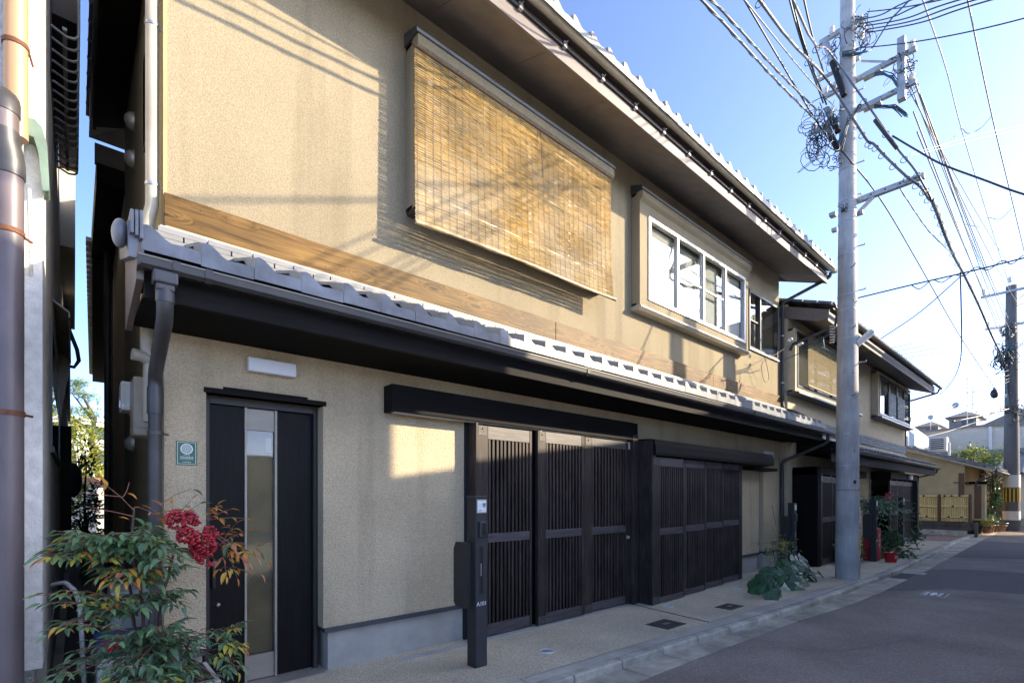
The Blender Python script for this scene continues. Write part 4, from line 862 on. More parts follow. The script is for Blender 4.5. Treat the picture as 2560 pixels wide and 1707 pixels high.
# its roofs
U2 = MB(); zE2, yE2, r2 = 5.28, 3.30, 6.1; z2r = zE2+(r2-yE2)*.36
U2.add([(11.5, yE2+.05, zE2), (22.75, yE2+.05, zE2), (22.75, r2, z2r), (11.5, r2, z2r), (11.5, 8.9, zE2), (22.75, 8.9, zE2)], [(0, 1, 2, 3), (3, 2, 5, 4)])
U2 = U2.build('main_roof', 'slate', G2, fix=False)
MB().hexa([(11.52, 3.42, 5.08), (22.72, 3.42, 5.08), (22.72, D2-.001, 5.36), (11.52, D2-.001, 5.36), (11.52, 3.42, 5.10), (22.72, 3.42, 5.10), (22.72, D2-.001, 5.38), (11.52, D2-.001, 5.38)]).build('soffit', 'soffit', U2)
MB().box(11.5, 22.75, 3.39, 3.42, 5.06, 5.27).build('fascia', 'brown', U2)
MB().add([(11.49, 3.40, 5.10), (11.49, 3.55, 5.08), (11.49, 6.1, 6.0), (11.49, 6.1, 6.24), (11.49, 3.36, 5.27), (11.515, 3.40, 5.10), (11.515, 3.55, 5.08), (11.515, 6.1, 6.0), (11.515, 6.1, 6.24), (11.515, 3.36, 5.27)], [(0, 1, 2, 3, 4), (9, 8, 7, 6, 5)]+[(i, 5+i, 5+(i+1) % 5, (i+1) % 5) for i in range(5)]).build('verge_board', 'brown', U2)
q = MB(); wave_sheet(q, 11.55, 22.8, .274, 3.28, r2, 5.33, z2r+.07, 11); q.build('tile_courses', 'noshi', U2, kind='stuff', fix=False)
vm = MB().box(-.05, .22, 0, .26, 0, .05).mesh('verge_tile', 'tile')
for k in range(10): piece('verge_tile', vm, U2, (11.5, 3.32+k*.27, 5.36+k*.098), Matrix.Rotation(math.atan(.36), 4, 'X'))
eave_gutter(11.45, 22.85, 3.235, 5.27, .055, 0).build('gutter', 'gut', U2)
MB().tube([(22.6, 3.25, 5.2), (22.6, 3.3, 5.08), (22.42, 4.1, 4.86), (22.42, 4.16, 4.8), (22.42, 4.16, 3.2)], .035, 8).build('downpipe', 'gut2', G2)
MB().tube([(11.62, 3.25, 5.2), (11.62, 3.3, 4.95), (11.5, 4.05, 4.72), (11.5, 4.1, 4.6)], .034, 8).build('downpipe', 'gut2', G2)
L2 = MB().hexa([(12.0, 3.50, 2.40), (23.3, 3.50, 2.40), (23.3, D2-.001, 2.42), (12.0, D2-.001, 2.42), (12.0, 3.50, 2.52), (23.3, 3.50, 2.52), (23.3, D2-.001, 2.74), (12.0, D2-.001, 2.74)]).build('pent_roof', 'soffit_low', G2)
q = MB(); wave_sheet(q, 11.95, 23.5, .274, 3.42, 4.12, 2.55, 2.80, 3); q.build('tile_courses', 'tile', L2, kind='stuff', fix=False)
MB().box(11.95, 23.25, 3.46, 3.498, 2.22, 2.46).build('fascia', 'fascia', L2)
eave_gutter(11.9, 23.6, 3.40, 2.50, .055, 0).build('gutter', 'gut2', L2)
q = MB()
for k in range(3): q.box(12.1, 22.3, D2-.10+k*.03, D2-.001, 2.82+k*.035, 2.848+k*.035)
q.build('ridge_courses', 'tile', L2)
x = 12.0
while x < 22.2:
    for z, h in ((2.99, .085), (3.08, .085), (3.17, .075)):
        MB().box(x+.004, min(22.3, x+.9)-.004, D2-.03, D2-.001, z, z+h).build('plank', 'greywood', G2)
    x += .9
MB().tube([(23.4, 3.42, 2.46), (23.4, 3.45, 2.34), (23.3, 3.55, 2.28), (22.4, 4.12, 2.06), (22.4, 4.12, 0)], .035, 8).build('downpipe', 'gut2', G2)
MB().hexa([(11.95, 3.36, 2.44), (11.98, 3.36, 2.44), (11.98, 4.1, 2.5), (11.95, 4.1, 2.5), (11.95, 3.36, 2.62), (11.98, 3.36, 2.62), (11.98, 4.1, 2.86), (11.95, 4.1, 2.86)]).build('verge_board', 'fascia', L2)
# ------------------------------------------------------------------ white house across the alley (left edge)
A = thing('stucco_house', 'weathered white stucco house at the left edge, across the narrow alley', 'house', (-.22, 4.2, 0))
m = MB(); m.box(-6, -.15, 4.3, 22, .42, 8.2)
m.build('wall', 'stucco_s', A)
MB().box(-6, -.232, 4.172, 4.299, .42, 8.2).build('front_render', 'stucco_w', A)
MB().box(-6, -.185, 4.165, 4.6, -.1, .419).build('stone_base', 'granite', A, bev=.01)
MB().box(-.2, -.14, 4.6, 22, -.1, .419).build('skirting', 'plinth', A)
pp = MB().tube([(-.285, 4.08, -.05), (-.285, 4.08, 3.42), (-.285, 4.08, 3.46)], .066, 16).build('downpipe', 'ppipe', A)
for z in (1.975, 3.02): MB().tube([(-.285, 4.08, z-.014), (-.285, 4.08, z+.014)], .072, 16).tube([(-.23, 4.10, z), (-.19, 4.16, z)], .008, 6).build('pipe_clip', 'rust', pp)
MB().tube([(-.285, 4.08, 3.34), (-.285, 4.08, 3.42), (-.292, 4.07, 3.47), (-.303, 4.06, 3.52), (-.305, 4.06, 3.58)], .073, 16).build('pipe_elbow', 'pipe', pp)
MB().tube([(-.305, 4.06, 3.57), (-.305, 4.06, 3.70)], .068, 16).build('pipe_collar', 'ppipe', pp)
MB().tube([(-.305, 4.06, 3.68), (-.305, 4.062, 3.73), (-.305, 4.08, 3.765), (-.305, 4.12, 3.785), (-.305, 4.2, 3.785)], .073, 16).build('pipe_hood', 'pipe', pp)
op = MB().tube([(-.258, 4.13, 3.6), (-.258, 4.13, 8.2)], .055, 16).build('upper_pipe', 'opipe', A)
MB().tube([(-.258, 4.13, 4.13), (-.258, 4.13, 4.155)], .061, 16).tube([(-.20, 4.12, 4.12), (-.185, 4.15, 4.07)], .007, 6).build('pipe_clip', 'rust', op)
cp = MB(); cp.prism([(-.30, 3.78), (-.18, 3.79), (-.15, 3.76), (-.125, 3.66), (-.115, 3.38), (-.145, 3.37), (-.165, 3.60), (-.185, 3.68), (-.30, 3.69)], 'y', 4.2, 4.33); cp.build('copper_cap', 'copper', A, bev=.01)
MB().tube([(-.205, 4.16, 3.34), (-.20, 4.25, 2.9), (-.20, 4.9, 2.5)], .012, 6).build('surface_cable', 'stucco_s', A)
# window guard of bent bars
wg = MB(); 
w_ = MB().box(-.154, -.146, 5.6, 8.0, 5.0, 7.2).build('alley_window', 'frame_d', A); MB().box(-.146, -.142, 5.7, 7.9, 5.05, 7.1).build('pane', 'glass_d', w_)
gd = MB().box(-.075, -.06, 5.6, 8.0, 5.385, 5.41).box(-.06, -.045, 5.6, 8.0, 5.385, 5.41).build('window_guard', 'galv', A, label='window guard of bent grey bars')
bar = MB().tube([(-.146, 0, .02), (-.05, 0, -.02), (0, 0, -.01), (.025, 0, .015), (.03, 0, .06), (.03, 0, 1.9)], .011, 6).mesh('bar', 'galv')
for k in range(17): piece('bar', bar, gd, (0, 5.62+k*.148, 5.37))
# hoods, alley window, hose
def hood(y0, y1, z, d_, name, mat='pipe_c'):
    q = MB(); q.prism([(-.149, z), (-.149+d_, z-.09), (-.149+d_, z-.14), (-.149+d_-.012, z-.14), (-.149+d_-.012, z-.10), (-.149, z-.015)], 'y', y0, y1)
    q.hexa([(-.15, y1-.02, z-.9), (-.14, y1-.02, z-.9), (-.14, y1, z-.9), (-.15, y1, z-.9), (-.15, y1-.02, z-.02), (-.149+d_, y1-.02, z-.10), (-.149+d_, y1, z-.10), (-.15, y1, z-.02)]); return q.build(name, mat, A)
hood(6.35, 8.6, 3.34, .12, 'window_hood'); hood(10.4, 13, 5.9, .14, 'window_hood')
aw = MB().box(-.152, -.125, 5.6, 8.6, 1.86, 1.91).box(-.152, -.135, 5.6, 5.66, 1.91, 2.95).box(-.152, -.135, 8.54, 8.6, 1.91, 2.95).build('window_frame', 'frame_d', A); MB().box(-.151, -.142, 5.66, 8.54, 1.91, 2.95).build('pane', 'glass_d', aw)
MB().box(-.221, -.03, 9.6, 10.2, 1.0, 2.5).build('alley_cupboard', 'black', A); MB().box(-.149, .035, 6.3, 9.2, 5.98, 8.2).build('jetty', 'brownwall', A); MB().box(-.149, .012, 9.4, 14, 5.0, 8.2).build('jetty', 'siding', A); MB().box(-.149, -.09, 14.2, 21.5, 3.9, 8.2).build('jetty', 'brownwall', A)
MB().tube([(-.1, 9.2, 4.1), (-.05, 9.3, 3.8), (.03, 9.3, 3.55), (.05, 9.3, 3.4), (.0, 9.3, 3.3), (-.2, 9.3, 3.32)], .025, 8).build('hose', 'rub', A)
MB().ball((-.02, 10.6, 1.75), (.12, .2, .28), 10, 8).build('canvas_cover', 'navy', A)
# bits standing in the alley
o = thing('pipe_rail', 'bent white pipe rail at the mouth of the alley', 'rail', (-.1, 5.1, 0))
MB().tube([(-.13, 5.35, .80), (-.05, 5.2, .83), (0, 5.1, .78), (.03, 5.08, .68), (.05, 5.08, .3), (.06, 5.08, -.05)], .016, 10).build('rail', 'white', o)
o = thing('storage_box', 'white storage box with a blue lid behind the nandina', 'box', (.25, 4.75, 0))
MB().box(.12, .45, 4.55, 4.9, 0, .36).build('tub', 'ac', o, bev=.01); MB().hexa([(.10, 4.53, .36), (.46, 4.53, .36), (.46, 4.92, .42), (.10, 4.92, .42), (.12, 4.55, .40), (.44, 4.55, .40), (.44, 4.90, .47), (.12, 4.90, .47)]).build('lid', 'blue', o)
o = thing('outdoor_unit', 'small cream outdoor unit against the alley wall behind the nandina', 'air conditioner', (.35, 5.3, 0))
MB().box(.22, .468, 5.15, 5.7, .1, .72).build('case', 'ac', o, bev=.01); MB().lathe((.216, 5.42, .42), [(.2, -.002), (.2, .004)], 20, ax='x').build('fan_grille', 'post', o); MB().box(.24, .45, 5.2, 5.3, 0, .1).box(.24, .45, 5.55, 5.65, 0, .1).build('foot', 'post', o)
# house behind, its eave running along the alley
o = thing('rear_house', 'dark-eaved house behind the main house, far down the alley', 'house', (.6, 11, 0))
MB().hexa([(.62, 10.8, 0), (6, 10.8, 0), (6, 22, 0), (.86, 22, 0), (.62, 10.8, 5.6), (6, 10.8, 5.6), (6, 22, 5.6), (.86, 22, 5.6)]).build('wall', 'brownwall', o)
MB().hexa([(.22, 10.6, 5.35), (.7, 10.6, 5.35), (.9, 22, 5.35), (.46, 22, 5.35), (.22, 10.6, 5.55), (.7, 10.6, 5.7), (.9, 22, 5.7), (.46, 22, 5.55)]).build('eave', 'soffit_low', o)
rf = MB().add([(.18, 10.5, 5.6), (.42, 22.1, 5.6), (3.3, 22.1, 6.9), (3.3, 10.5, 6.9), (6.4, 22.1, 5.6), (6.4, 10.5, 5.6)], [(0, 1, 2, 3), (3, 2, 4, 5)]).build('roof', 'tile', o, fix=False)
tm2 = MB().box(-.05, .1, 0, .2, -.02, .05).mesh('eave_tile', 'tile')
for k in range(42): piece('eave_tile', tm2, rf, (.19+k*.0057, 10.5+k*.274, 5.6))
MB().tube([(.5, 11.2, 5.3), (.5, 11.2, 0)], .05, 8).build('downpipe', 'pipe', o)
o = thing('garden_wall', 'pale stone garden wall closing the far end of the alley', 'wall', (0, 27, 0))
MB().box(-1.6, 1.8, 26.8, 27.1, 0, 1.95).build('wall', 'siding_w', o); MB().hexa([(-1.7, 26.6, 1.95), (1.9, 26.6, 1.95), (1.9, 27.3, 1.95), (-1.7, 27.3, 1.95), (-1.7, 26.9, 2.25), (1.9, 26.9, 2.25), (1.9, 27.0, 2.25), (-1.7, 27.0, 2.25)]).build('coping', 'terra', o)
o = thing('apartment_block', 'pale apartment block far behind the garden trees', 'building', (0, 70, 0)); MB().box(-8, 6, 70, 80, 0, 9.5).build('wall', 'siding_w', o); MB().box(-8.3, 6.3, 69.7, 80.3, 9.5, 9.9).build('parapet', 'siding_w', o)
q = MB()
for k in range(5):
    for z in (2, 5, 7.6): MB().box(-6+k*2.4, -4.6+k*2.4, 69.94, 69.99, z, z+1.3).build('window', 'glass_d', o)
# ------------------------------------------------------------------ yellow house with bamboo fence
o = thing('ochre_house', 'low ochre plaster house with a sloping tiled roof behind the bamboo fence', 'house', (26.3, 4.5, 0))
m = MB(); m.prism([(3.02, 0), (9.5, 0), (9.5, 3.0), (6.6, 4.05), (3.02, 2.74)], 'x', 26.3, 26.42); m.box(26.42, 33, 3.02, 3.12, 0, 2.7).box(26.42, 33, 9.4, 9.5, 0, 3)
m.build('wall', 'yplast', o)
MB().box(26.45, 27.0, 2.45, 3.018, .55, 1.95).build('entrance_bay', 'yplast', o); MB().box(26.40, 27.1, 2.38, 3.017, 1.95, 2.06).build('bay_roof', 'soffit_low', o); MB().box(26.44, 26.449, 2.55, 2.75, .62, 1.9).build('bay_window', 'brownpost', o)
MB().box(26.285, 26.299, 3.03, 3.2, .1, 2.4).build('timber_post', 'brownpost', o); MB().box(26.27, 26.299, 2.9, 3.35, 2.0, 2.05).build('lintel', 'brownpost', o)
rr_ = MB().hexa([(26.1, 2.2, 2.42), (33.2, 2.2, 2.42), (33.2, 6.6, 4.02), (26.1, 6.6, 4.02), (26.1, 2.2, 2.50), (33.2, 2.2, 2.50), (33.2, 6.6, 4.14), (26.1, 6.6, 4.14)]).hexa([(26.1, 6.6, 4.02), (33.2, 6.6, 4.02), (33.2, 10, 2.8), (26.1, 10, 2.8), (26.1, 6.6, 4.14), (33.2, 6.6, 4.14), (33.2, 10, 2.92), (26.1, 10, 2.92)]).build('roof', 'pipe_c', o)
q = MB(); wave_sheet(q, 26.1, 33.2, .274, 2.14, 6.6, 2.54, 4.18, 16); q.build('tile_courses', 'noshi', rr_, kind='stuff', fix=False)
for k in range(16): 
    MB().hexa([(26.04, 2.14+k*.279, 2.50+k*.1025), (26.25, 2.14+k*.279, 2.50+k*.1025), (26.25, 2.44+k*.279, 2.61+k*.1025), (26.04, 2.44+k*.279, 2.61+k*.1025), (26.04, 2.14+k*.279, 2.60+k*.1025), (26.25, 2.14+k*.279, 2.62+k*.1025), (26.25, 2.44+k*.279, 2.70+k*.1025), (26.04, 2.44+k*.279, 2.68+k*.1025)]).build('verge_tile', 'noshi', rr_)
MB().tube([(26.15, 2.12, 2.44), (33, 2.12, 2.44)], .05, 8).build('gutter', 'gut2', o); MB().tube([(26.2, 2.13, 2.42), (26.2, 2.15, 2.25), (26.25, 2.6, 2.12), (26.25, 2.66, 2.05), (26.28, 2.7, 1.9)], .035, 8).build('downpipe', 'gut2', o)
o = thing('bamboo_fence', 'yellow bamboo fence with dark brown posts on a dark block wall', 'fence', (25.5, 4, 0))
yy = [at(p_, 1239, X=25.5).y for p_ in (2240, 2345, 2352, 2422.5, 2430)]
def panel(ya, yb):
    f = MB(); n = max(4, int((ya-yb)/.062)); p_ = (ya-yb)/n
    pn = MB().box(25.52, 25.53, yb, ya, .53, 1.50).build('panel', 'bamboo', o)
    sm_ = MB().tube([(0, 0, 0), (0, 0, .97)], p_*.47, 6).mesh('bamboo_slat', 'bamboo')
    for i in range(n): piece('bamboo_slat', sm_, pn, (25.5, yb+(i+.5)*p_, .53+rk.uniform(-.01, .01)))
    for z in (.68, 1.09, 1.49):
        r_ = MB().tube([(25.455, ya-.01, z), (25.455, yb+.01, z)], .034, 8).build('bamboo_rail', 'bamboo_r', pn)
    q = MB()
    for z, ks in ((.68, (.3, .75)), (1.09, (.45,)), (1.49, (.15, .4, .68))):
        for t in ks: q.ball((25.42, lerp(ya, yb, t), z+.01), (.02, .045, .035), 6, 4)
    q.build('knot', 'ink', pn)
panel(yy[0], yy[1]); panel(yy[2], yy[3])
for a, b in ((yy[1], yy[2]), (yy[3], yy[4])): MB().box(25.42, 25.56, b, a, .50, 1.56).build('post', 'brownpost', o)
b_ = MB().box(25.6, 25.62, 2.6, 7, .05, .5).build('block_wall', 'block', o)
for i in range(11):
    for k in range(2): MB().box(25.45, 25.6, 2.66+i*.4, 3.05+i*.4, .18+k*.165, .335+k*.165).build('block', 'block', b_, bev=.006)
MB().box(25.40, 25.62, 2.85, 7, -.05, .178).build('footing', 'conc2', o); MB().box(25.40, 25.62, 2.56, 2.65, -.05, .50).build('end_pillar', 'block', o)
# beyond
o = thing('tiled_house', 'white-walled house with a large grey tiled roof across the junction', 'house', (36, 0, 0))
MB().box(36, 44, -14, 2.1, -.1, 2.65).build('wall', 'siding_w', o); MB().box(36.8, 44, 2.1, 6, -.1, 2.6).build('wall', 'siding_w', o)
q = MB(); wave_sheet(q, -14, 6.4, .30, 0, 4.2, 0, 1.35, 12)
q.v = [(35.5+y, x, 2.62+z) for x, y, z in q.v]; q.build('roof', 'tile', o, fix=False); MB().hexa([(35.5, -14, 2.5), (35.5, 6.4, 2.5), (39.7, 6.4, 3.85), (39.7, -14, 3.85), (35.5, -14, 2.6), (35.5, 6.4, 2.6), (39.7, 6.4, 3.95), (39.7, -14, 3.95)]).build('eave_board', 'slate', o)
MB().box(39.4, 40.0, -14, 6.4, 3.9, 4.15).build('ridge', 'tile', o); MB().box(35.94, 35.99, 1.05, 1.75, 1.0, 2.0).build('window', 'brownpost', o); MB().box(35.97, 35.995, -14, 2.1, -.1, .35).build('base_band', 'plinth', o)
MB().box(35.9, 35.99, 1.0, 1.8, 2.0, 2.1).build('window_hood', 'brownpost', o)
o = thing('purple_door', 'faded purple-brown metal gate door beside the ivy pillar', 'gate', (33.3, 2.45, 0)); MB().box(33.3, 33.36, 2.36, 2.70, 0, 2.1).build('door', 'purple', o); MB().box(33.2, 33.6, 2.3, 2.75, 2.1, 2.4).build('canopy', 'siding_w', o)
o = thing('gate_pillar', 'cracked pale plaster pillar by the climbing shrub', 'pillar', (33.5, 2.95, 0)); MB().box(33.4, 33.8, 2.74, 3.2, 0, 2.95).build('pillar', 'siding_w', o, bev=.03)
o = thing('siding_building', 'long beige sided building behind the low roofs', 'building', (45, 5, 0))
m = MB().prism([(10, 0), (10, 5.95), (4.0, 6.2), (2.6, 6.5), (-6, 5.4), (-6, 0)], 'x', 45, 60); m.build('wall', 'siding', o)
q = MB()
for k in range(26): q.box(44.95, 44.999, -6, 10, 1.2+k*.18, 1.2+k*.18+.165)
q.build('siding_boards', 'siding', o, kind='stuff')
MB().add([(44.8, 4.3, 6.15), (44.8, 2.6, 7.0), (44.8, -6, 6.2), (60, -6, 6.2), (60, 2.6, 7.0), (60, 4.3, 6.15), (44.8, 10.2, 6.02), (60, 10.2, 6.02), (44.8, 4.3, 6.05), (44.8, 10.2, 5.9), (44.8, -6, 5.5)], [(0, 1, 4, 5), (1, 2, 3, 4), (0, 5, 7, 6), (0, 6, 9, 8), (0, 8, 10, 2, 1)]).build('roof', 'slate', o, fix=False)
MB().tube([(44.9, 3.9, 6.0), (44.9, 3.9, 2)], .09, 8).build('downpipe', 'siding_w', o)
def penthouse(X, y0, y1, z0, z1, zr_, mat, lab):
    o = thing('roof_penthouse', lab, 'penthouse', (X, y0, z0), 'rooftop penthouses'); MB().box(X, X+4, y0, y1, 0, z1-.9).build('wall', 'siding_w', o); MB().box(X+.0, X+4, y0, y1, z1-.9, z1).build('upper_wall', mat, o)
    ym = (y0+y1)/2; MB().add([(X-.3, y0-.3, z1), (X-.3, y1+.3, z1), (X+4.3, y1+.3, z1), (X+4.3, y0-.3, z1), (X+2, ym, zr_)], [(0, 1, 4), (1, 2, 4), (2, 3, 4), (3, 0, 4), (3, 2, 1, 0)]).build('roof', 'slate', o)
    MB().box(X-.03, X-.001, y0+.2, y0+.9, z1-.7, z1-.2).build('window', 'frame_d', o)
penthouse(55, 5.6, 7.3, 5, 8.0, 8.7, 'slate', 'larger brown-roofed rooftop penthouse above the siding building')
penthouse(62, 9.0, 10.6, 5, 8.2, 8.9, 'slate', 'smaller rooftop penthouse farther left on the skyline')
o = thing('white_house', 'white gabled house top just right of the second house eave', 'house', (40, 9, 0)); MB().prism([(6.6, 0), (6.6, 5.2), (7.6, 6.2), (11, 6.0), (11, 0)], 'x', 38, 44).build('wall', 'siding_w', o); MB().box(37.9, 44, 6.5, 7.0, 4.4, 4.5).build('canopy', 'slate', o)
def antenna(X, y, z0, z1, lab):
    o = thing('tv_antenna', lab, 'antenna', (X, y, z0), 'roof antennas'); MB().tube([(X, y, z0), (X, y, z1)], .03, 5).build('mast', 'galv', o)
    q = MB()
    for k in range(5): q.tube([(X, y-.7, z1-.3-k*.35), (X, y+.7, z1-.3-k*.35)], .02, 4, 0, False)
    q.tube([(X-1, y, z1-.3), (X+1, y, z1-.3)], .02, 4); q.build('element', 'galv', o)
for a in ((57, 6.05, 8, 10.6, 'antenna beside the dish on the larger penthouse'), (63, 9.6, 8, 11, 'antenna on the smaller penthouse'), (60, 11.2, 6, 10.6, 'leftmost roof antenna, above the white house'), (50, 5.6, 6, 10.5, 'tall bare mast between the two penthouses') , (52, 3.6, 6, 12.0, 'tallest thin mast right of the larger penthouse')): antenna(*a)
def dish(X, y, z, r_, lab, mat='galv'):
    o = thing('satellite_dish', lab, 'satellite dish', (X, y, z), 'satellite dishes'); MB().lathe((X, y, z), [(.02, -.12*r_), (r_*.5, -.08*r_), (r_, .1*r_)], 14, ax='x').build('bowl', mat, o); MB().tube([(X+.05, y, z), (X+.05, y, z-1.2)], .03, 5).build('mast', mat, o)
dish(55.5, 6.95, 9.1, .24, 'grey dish on the larger penthouse roof'); dish(61.5, 9.5, 9.0, .24, 'grey dish on the smaller penthouse roof'); dish(30.0, 5.65, 5.15, .32, 'cream dish just past the second house bay', 'pipe_c')
def ac_unit(X, y, z, lab):
    o = thing('outdoor_unit', lab, 'air conditioner', (X, y, z), 'white outdoor units'); MB().box(X, X+.6, y, y+.62, z, z+.62).build('case', 'ac', o, bev=.01); g_ = MB().box(X-.012, X-.001, y+.10, y+.55, z+.06, z+.56).build('grille', 'post', o)
    q = MB()
    for k in range(6): q.box(X-.02, X-.0125, y+.09, y+.56, z+.07+k*.085, z+.10+k*.085)
    q.build('louvre', 'ac', g_); MB().tube([(X-.05, y-.08, z+.35), (X-.05, y-.08, z-.3)], .045, 8).build('duct', 'siding_w', o)
ac_unit(28.5, 3.85, 3.45, 'white outdoor unit standing above the ochre house roof'); ac_unit(30.0, 5.55, 4.0, 'white outdoor unit half hidden behind the second house wall')
MB().box(-16, 22, -13.9, -1.45, -.1, -.05).build('bounce_lot', 'lot', kind='structure')  # unseen pale ground added to bounce sunlight onto the shaded fronts
# ------------------------------------------------------------------ houses on the near side of the street (behind the camera; they shade the lower walls)
def near_house(x0, x1, yf, h, lab, roof=None, mat='siding', dp_=2.6):
    o = thing('street_house', lab, 'house', (x0, yf, 0), 'houses on the near side of the street')
    MB().box(x0, x1, yf-dp_, yf, -.1, h-.15).build('wall', mat, o)
    if roof: MB().prism([(x0-.0, h-.15), (x1, h-.15), (x1, h+roof), (x0, h)], 'y', yf-dp_-.2, yf+.0).build('roof', 'slate', o)
    else: MB().box(x0, x1, yf-dp_, yf+.0, h-.15, h).build('parapet', 'conc', o)
    k = x0+.8
    while k < x1-1.4:
        for z in ((.9, 3.6) if h > 4.9 else (.9,)):
            f = MB().box(k, k+1.3, yf+.001, yf+.04, z, z+1.2).build('window', 'frame_d', o); MB().box(k+.06, k+1.24, yf+.041, yf+.045, z+.06, z+1.14).build('pane', 'glass_d', f)
        k += 2.4
near_house(5.0, 8.57, -1.5, 6.34, 'flat-roofed house behind the camera on the near side', None, 'white_r')
near_house(8.58, 12.6, -1.5, 5.19, 'house with slanting parapet on the near side, next to the flat-roofed one', .60, 'white_r')
near_house(12.61, 18.4, -1.5, 5.9, 'low house on the near side opposite the concrete pole', None, 'white_r')
near_house(18.41, 21.2, -1.5, 7.1, 'taller narrow house on the near side of the street', None, 'siding_w')
near_house(-16, 12, -14, 3.2, 'long low house at the back of the added lot behind the camera', None, 'white_r')
near_house(24.5, 33, -2.6, 10, 'three-storey block on the near side beyond the second house')
# ------------------------------------------------------------------ concrete utility pole
PX, PY = 10.60, 2.81
P = thing('utility_pole', 'tall concrete utility pole standing at the kerb between the two houses', 'utility pole', (PX, PY, 0), 'concrete utility poles')
MB().lathe((PX, PY, 0), [(.198, -.1), (.193, 0), (.19, .6), (.16, 4.4), (.125, 8.6), (.105, 12)], 28).build('shaft', 'pole', P)
q = MB()
for z in (3.0, 3.56): q.tube([(PX, PY, z), (PX, PY, z+.008)], lerp(.195, .12, z/8.8)+.002, 24)
q.build('seam', 'galv', P)
def rad(z): return lerp(.194, .123, z/8.7) if z < 8.7 else .12
def band(z, h=.03, mat='galv', par=P): return MB().tube([(PX, PY, z), (PX, PY, z+h)], rad(z)+.006, 24).build('pole_band', mat, par)
for z in (2.03, 2.6, 3.25, 4.33, 4.85, 5.12, 5.85, 6.45, 6.62, 6.85, 7.4, 7.68, 8.02, 8.55, 9.1, 9.6): band(z)
band(1.60, .012, 'terra')
sb = MB().tube([(0, 0, 0), (.13, 0, 0)], .011, 6).tube([(.12, 0, 0), (.128, 0, .03)], .011, 6).mesh('step_bolt', 'galv')
for k, z in enumerate((3.3, 3.9, 4.5, 5.2, 5.6, 6.0, 7.0, 7.5, 8.2, 8.8)):
    a = math.radians(-80 if k % 2 else -140 if z < 6.2 else -40); piece('step_bolt', sb, P, (PX+rad(z)*.95*math.cos(a), PY+rad(z)*.95*math.sin(a), z), Matrix.Rotation(a, 4, 'Z'))
hl = MB(); c = at(2110, 1205, w=9.0); 
for z, r_ in ((1.75, .03), (1.72, .012), (2.3, .012), (3.7, .012), (5.0, .012)):
    a = math.radians(-128); hl.ball((PX+(rad(z)-.004)*math.cos(a), PY+(rad(z)-.004)*math.sin(a), z), (r_, r_, r_*1.3), 8, 6)
hl.build('bolt_hole', 'ink', P)
MB().box(PX+.17, PX+.185, PY-.14, PY-.10, 2.0, 3.2).build('earth_cover', 'galv', P)
def arm(y0, y1, z, s=.075, x=PX+.13, holes=True, name='crossarm'):
    a = MB().box(x-s/2, x+s/2, y1, y0, z-s/2, z+s/2).build(name, 'galv', P, bev=.004)
    q = MB(); y = y1+.1
    while y < y0-.1: q.box(x-s/2-.002, x-s/2-.0005, y, y+.03, z-.012, z+.012); y += .21
    q.build('bolt_slot', 'ink', a); return a
arm(3.24, 1.84, 9.08); arm(3.50, 1.84, 8.52); arm(2.75, 1.73, 6.87, .09); arm(3.3, 2.6, 10.15); arm(3.35, 2.65, 9.45, .05)
MB().box(PX+.04, PX+.17, 1.98, 2.09, 8.30, 9.36).build('cable_bracket', 'galv', P, bev=.004)
for z in (9.08, 8.52): MB().box(PX+.06, PX+.20, 2.33, 2.60, z-.075, z+.02).build('cable_sleeve', 'galv', P, bev=.01)
MB().hexa([(PX+.10, 2.68, 6.62), (PX+.16, 2.68, 6.62), (PX+.16, 2.74, 6.62), (PX+.10, 2.74, 6.62), (PX+.10, 2.40, 6.84), (PX+.16, 2.40, 6.84), (PX+.16, 2.48, 6.84), (PX+.10, 2.48, 6.84)]).box(PX+.09, PX+.17, 2.60, 2.76, 6.6, 6.66).build('arm_brace', 'galv', P)
MB().tube([(PX+.1, 2.62, 9.35), (PX+.13, 2.2, 9.08)], .018, 6).build('arm_brace', 'galv', P)
MB().box(PX-.03, PX+.1, 3.0, 3.10, 6.70, 6.76).box(PX-.03, PX+.06, 2.98, 3.06, 6.40, 6.46).build('strand_clamp', 'galv', P)
def tubeins(a, b, r_, mat): return MB().tube([a, b], r_, 10).build('cable_closure', mat, P)
for a, b in (((2110, 240), (2065, 110)), ((2095, 330), (2068, 275)), ((2095, 375), (2070, 325))): tubeins(at(*a, w=9.0), at(*b, w=9.2), .048, 'black'); tubeins(lerp(at(*a, w=9.0), at(*b, w=9.2), .65), lerp(at(*a, w=9.0), at(*b, w=9.2), 1.03), .052, 'galv')
im = MB(); im.lathe((0, 0, 0), [(.018, 0), (.03, .02), (.05, .03), (.03, .045), (.03, .06), (.052, .07), (.03, .085), (.03, .1), (.045, .11), (.02, .13), (.001, .14)], 12); im = im.mesh('insulator', 'ceram')
for p_ in ((PX+.13, 3.2, 9.12), (PX+.13, 3.05, 9.12), (PX+.13, 3.3, 9.5), (PX+.1, 2.62, 9.75), (PX+.1, 2.62, 9.95), (PX+.13, 1.9, 9.12), (PX+.13, 1.9, 8.56), (PX+.13, 3.4, 8.56), (PX+.13, 3.1, 10.2)): piece('insulator', im, P, p_)
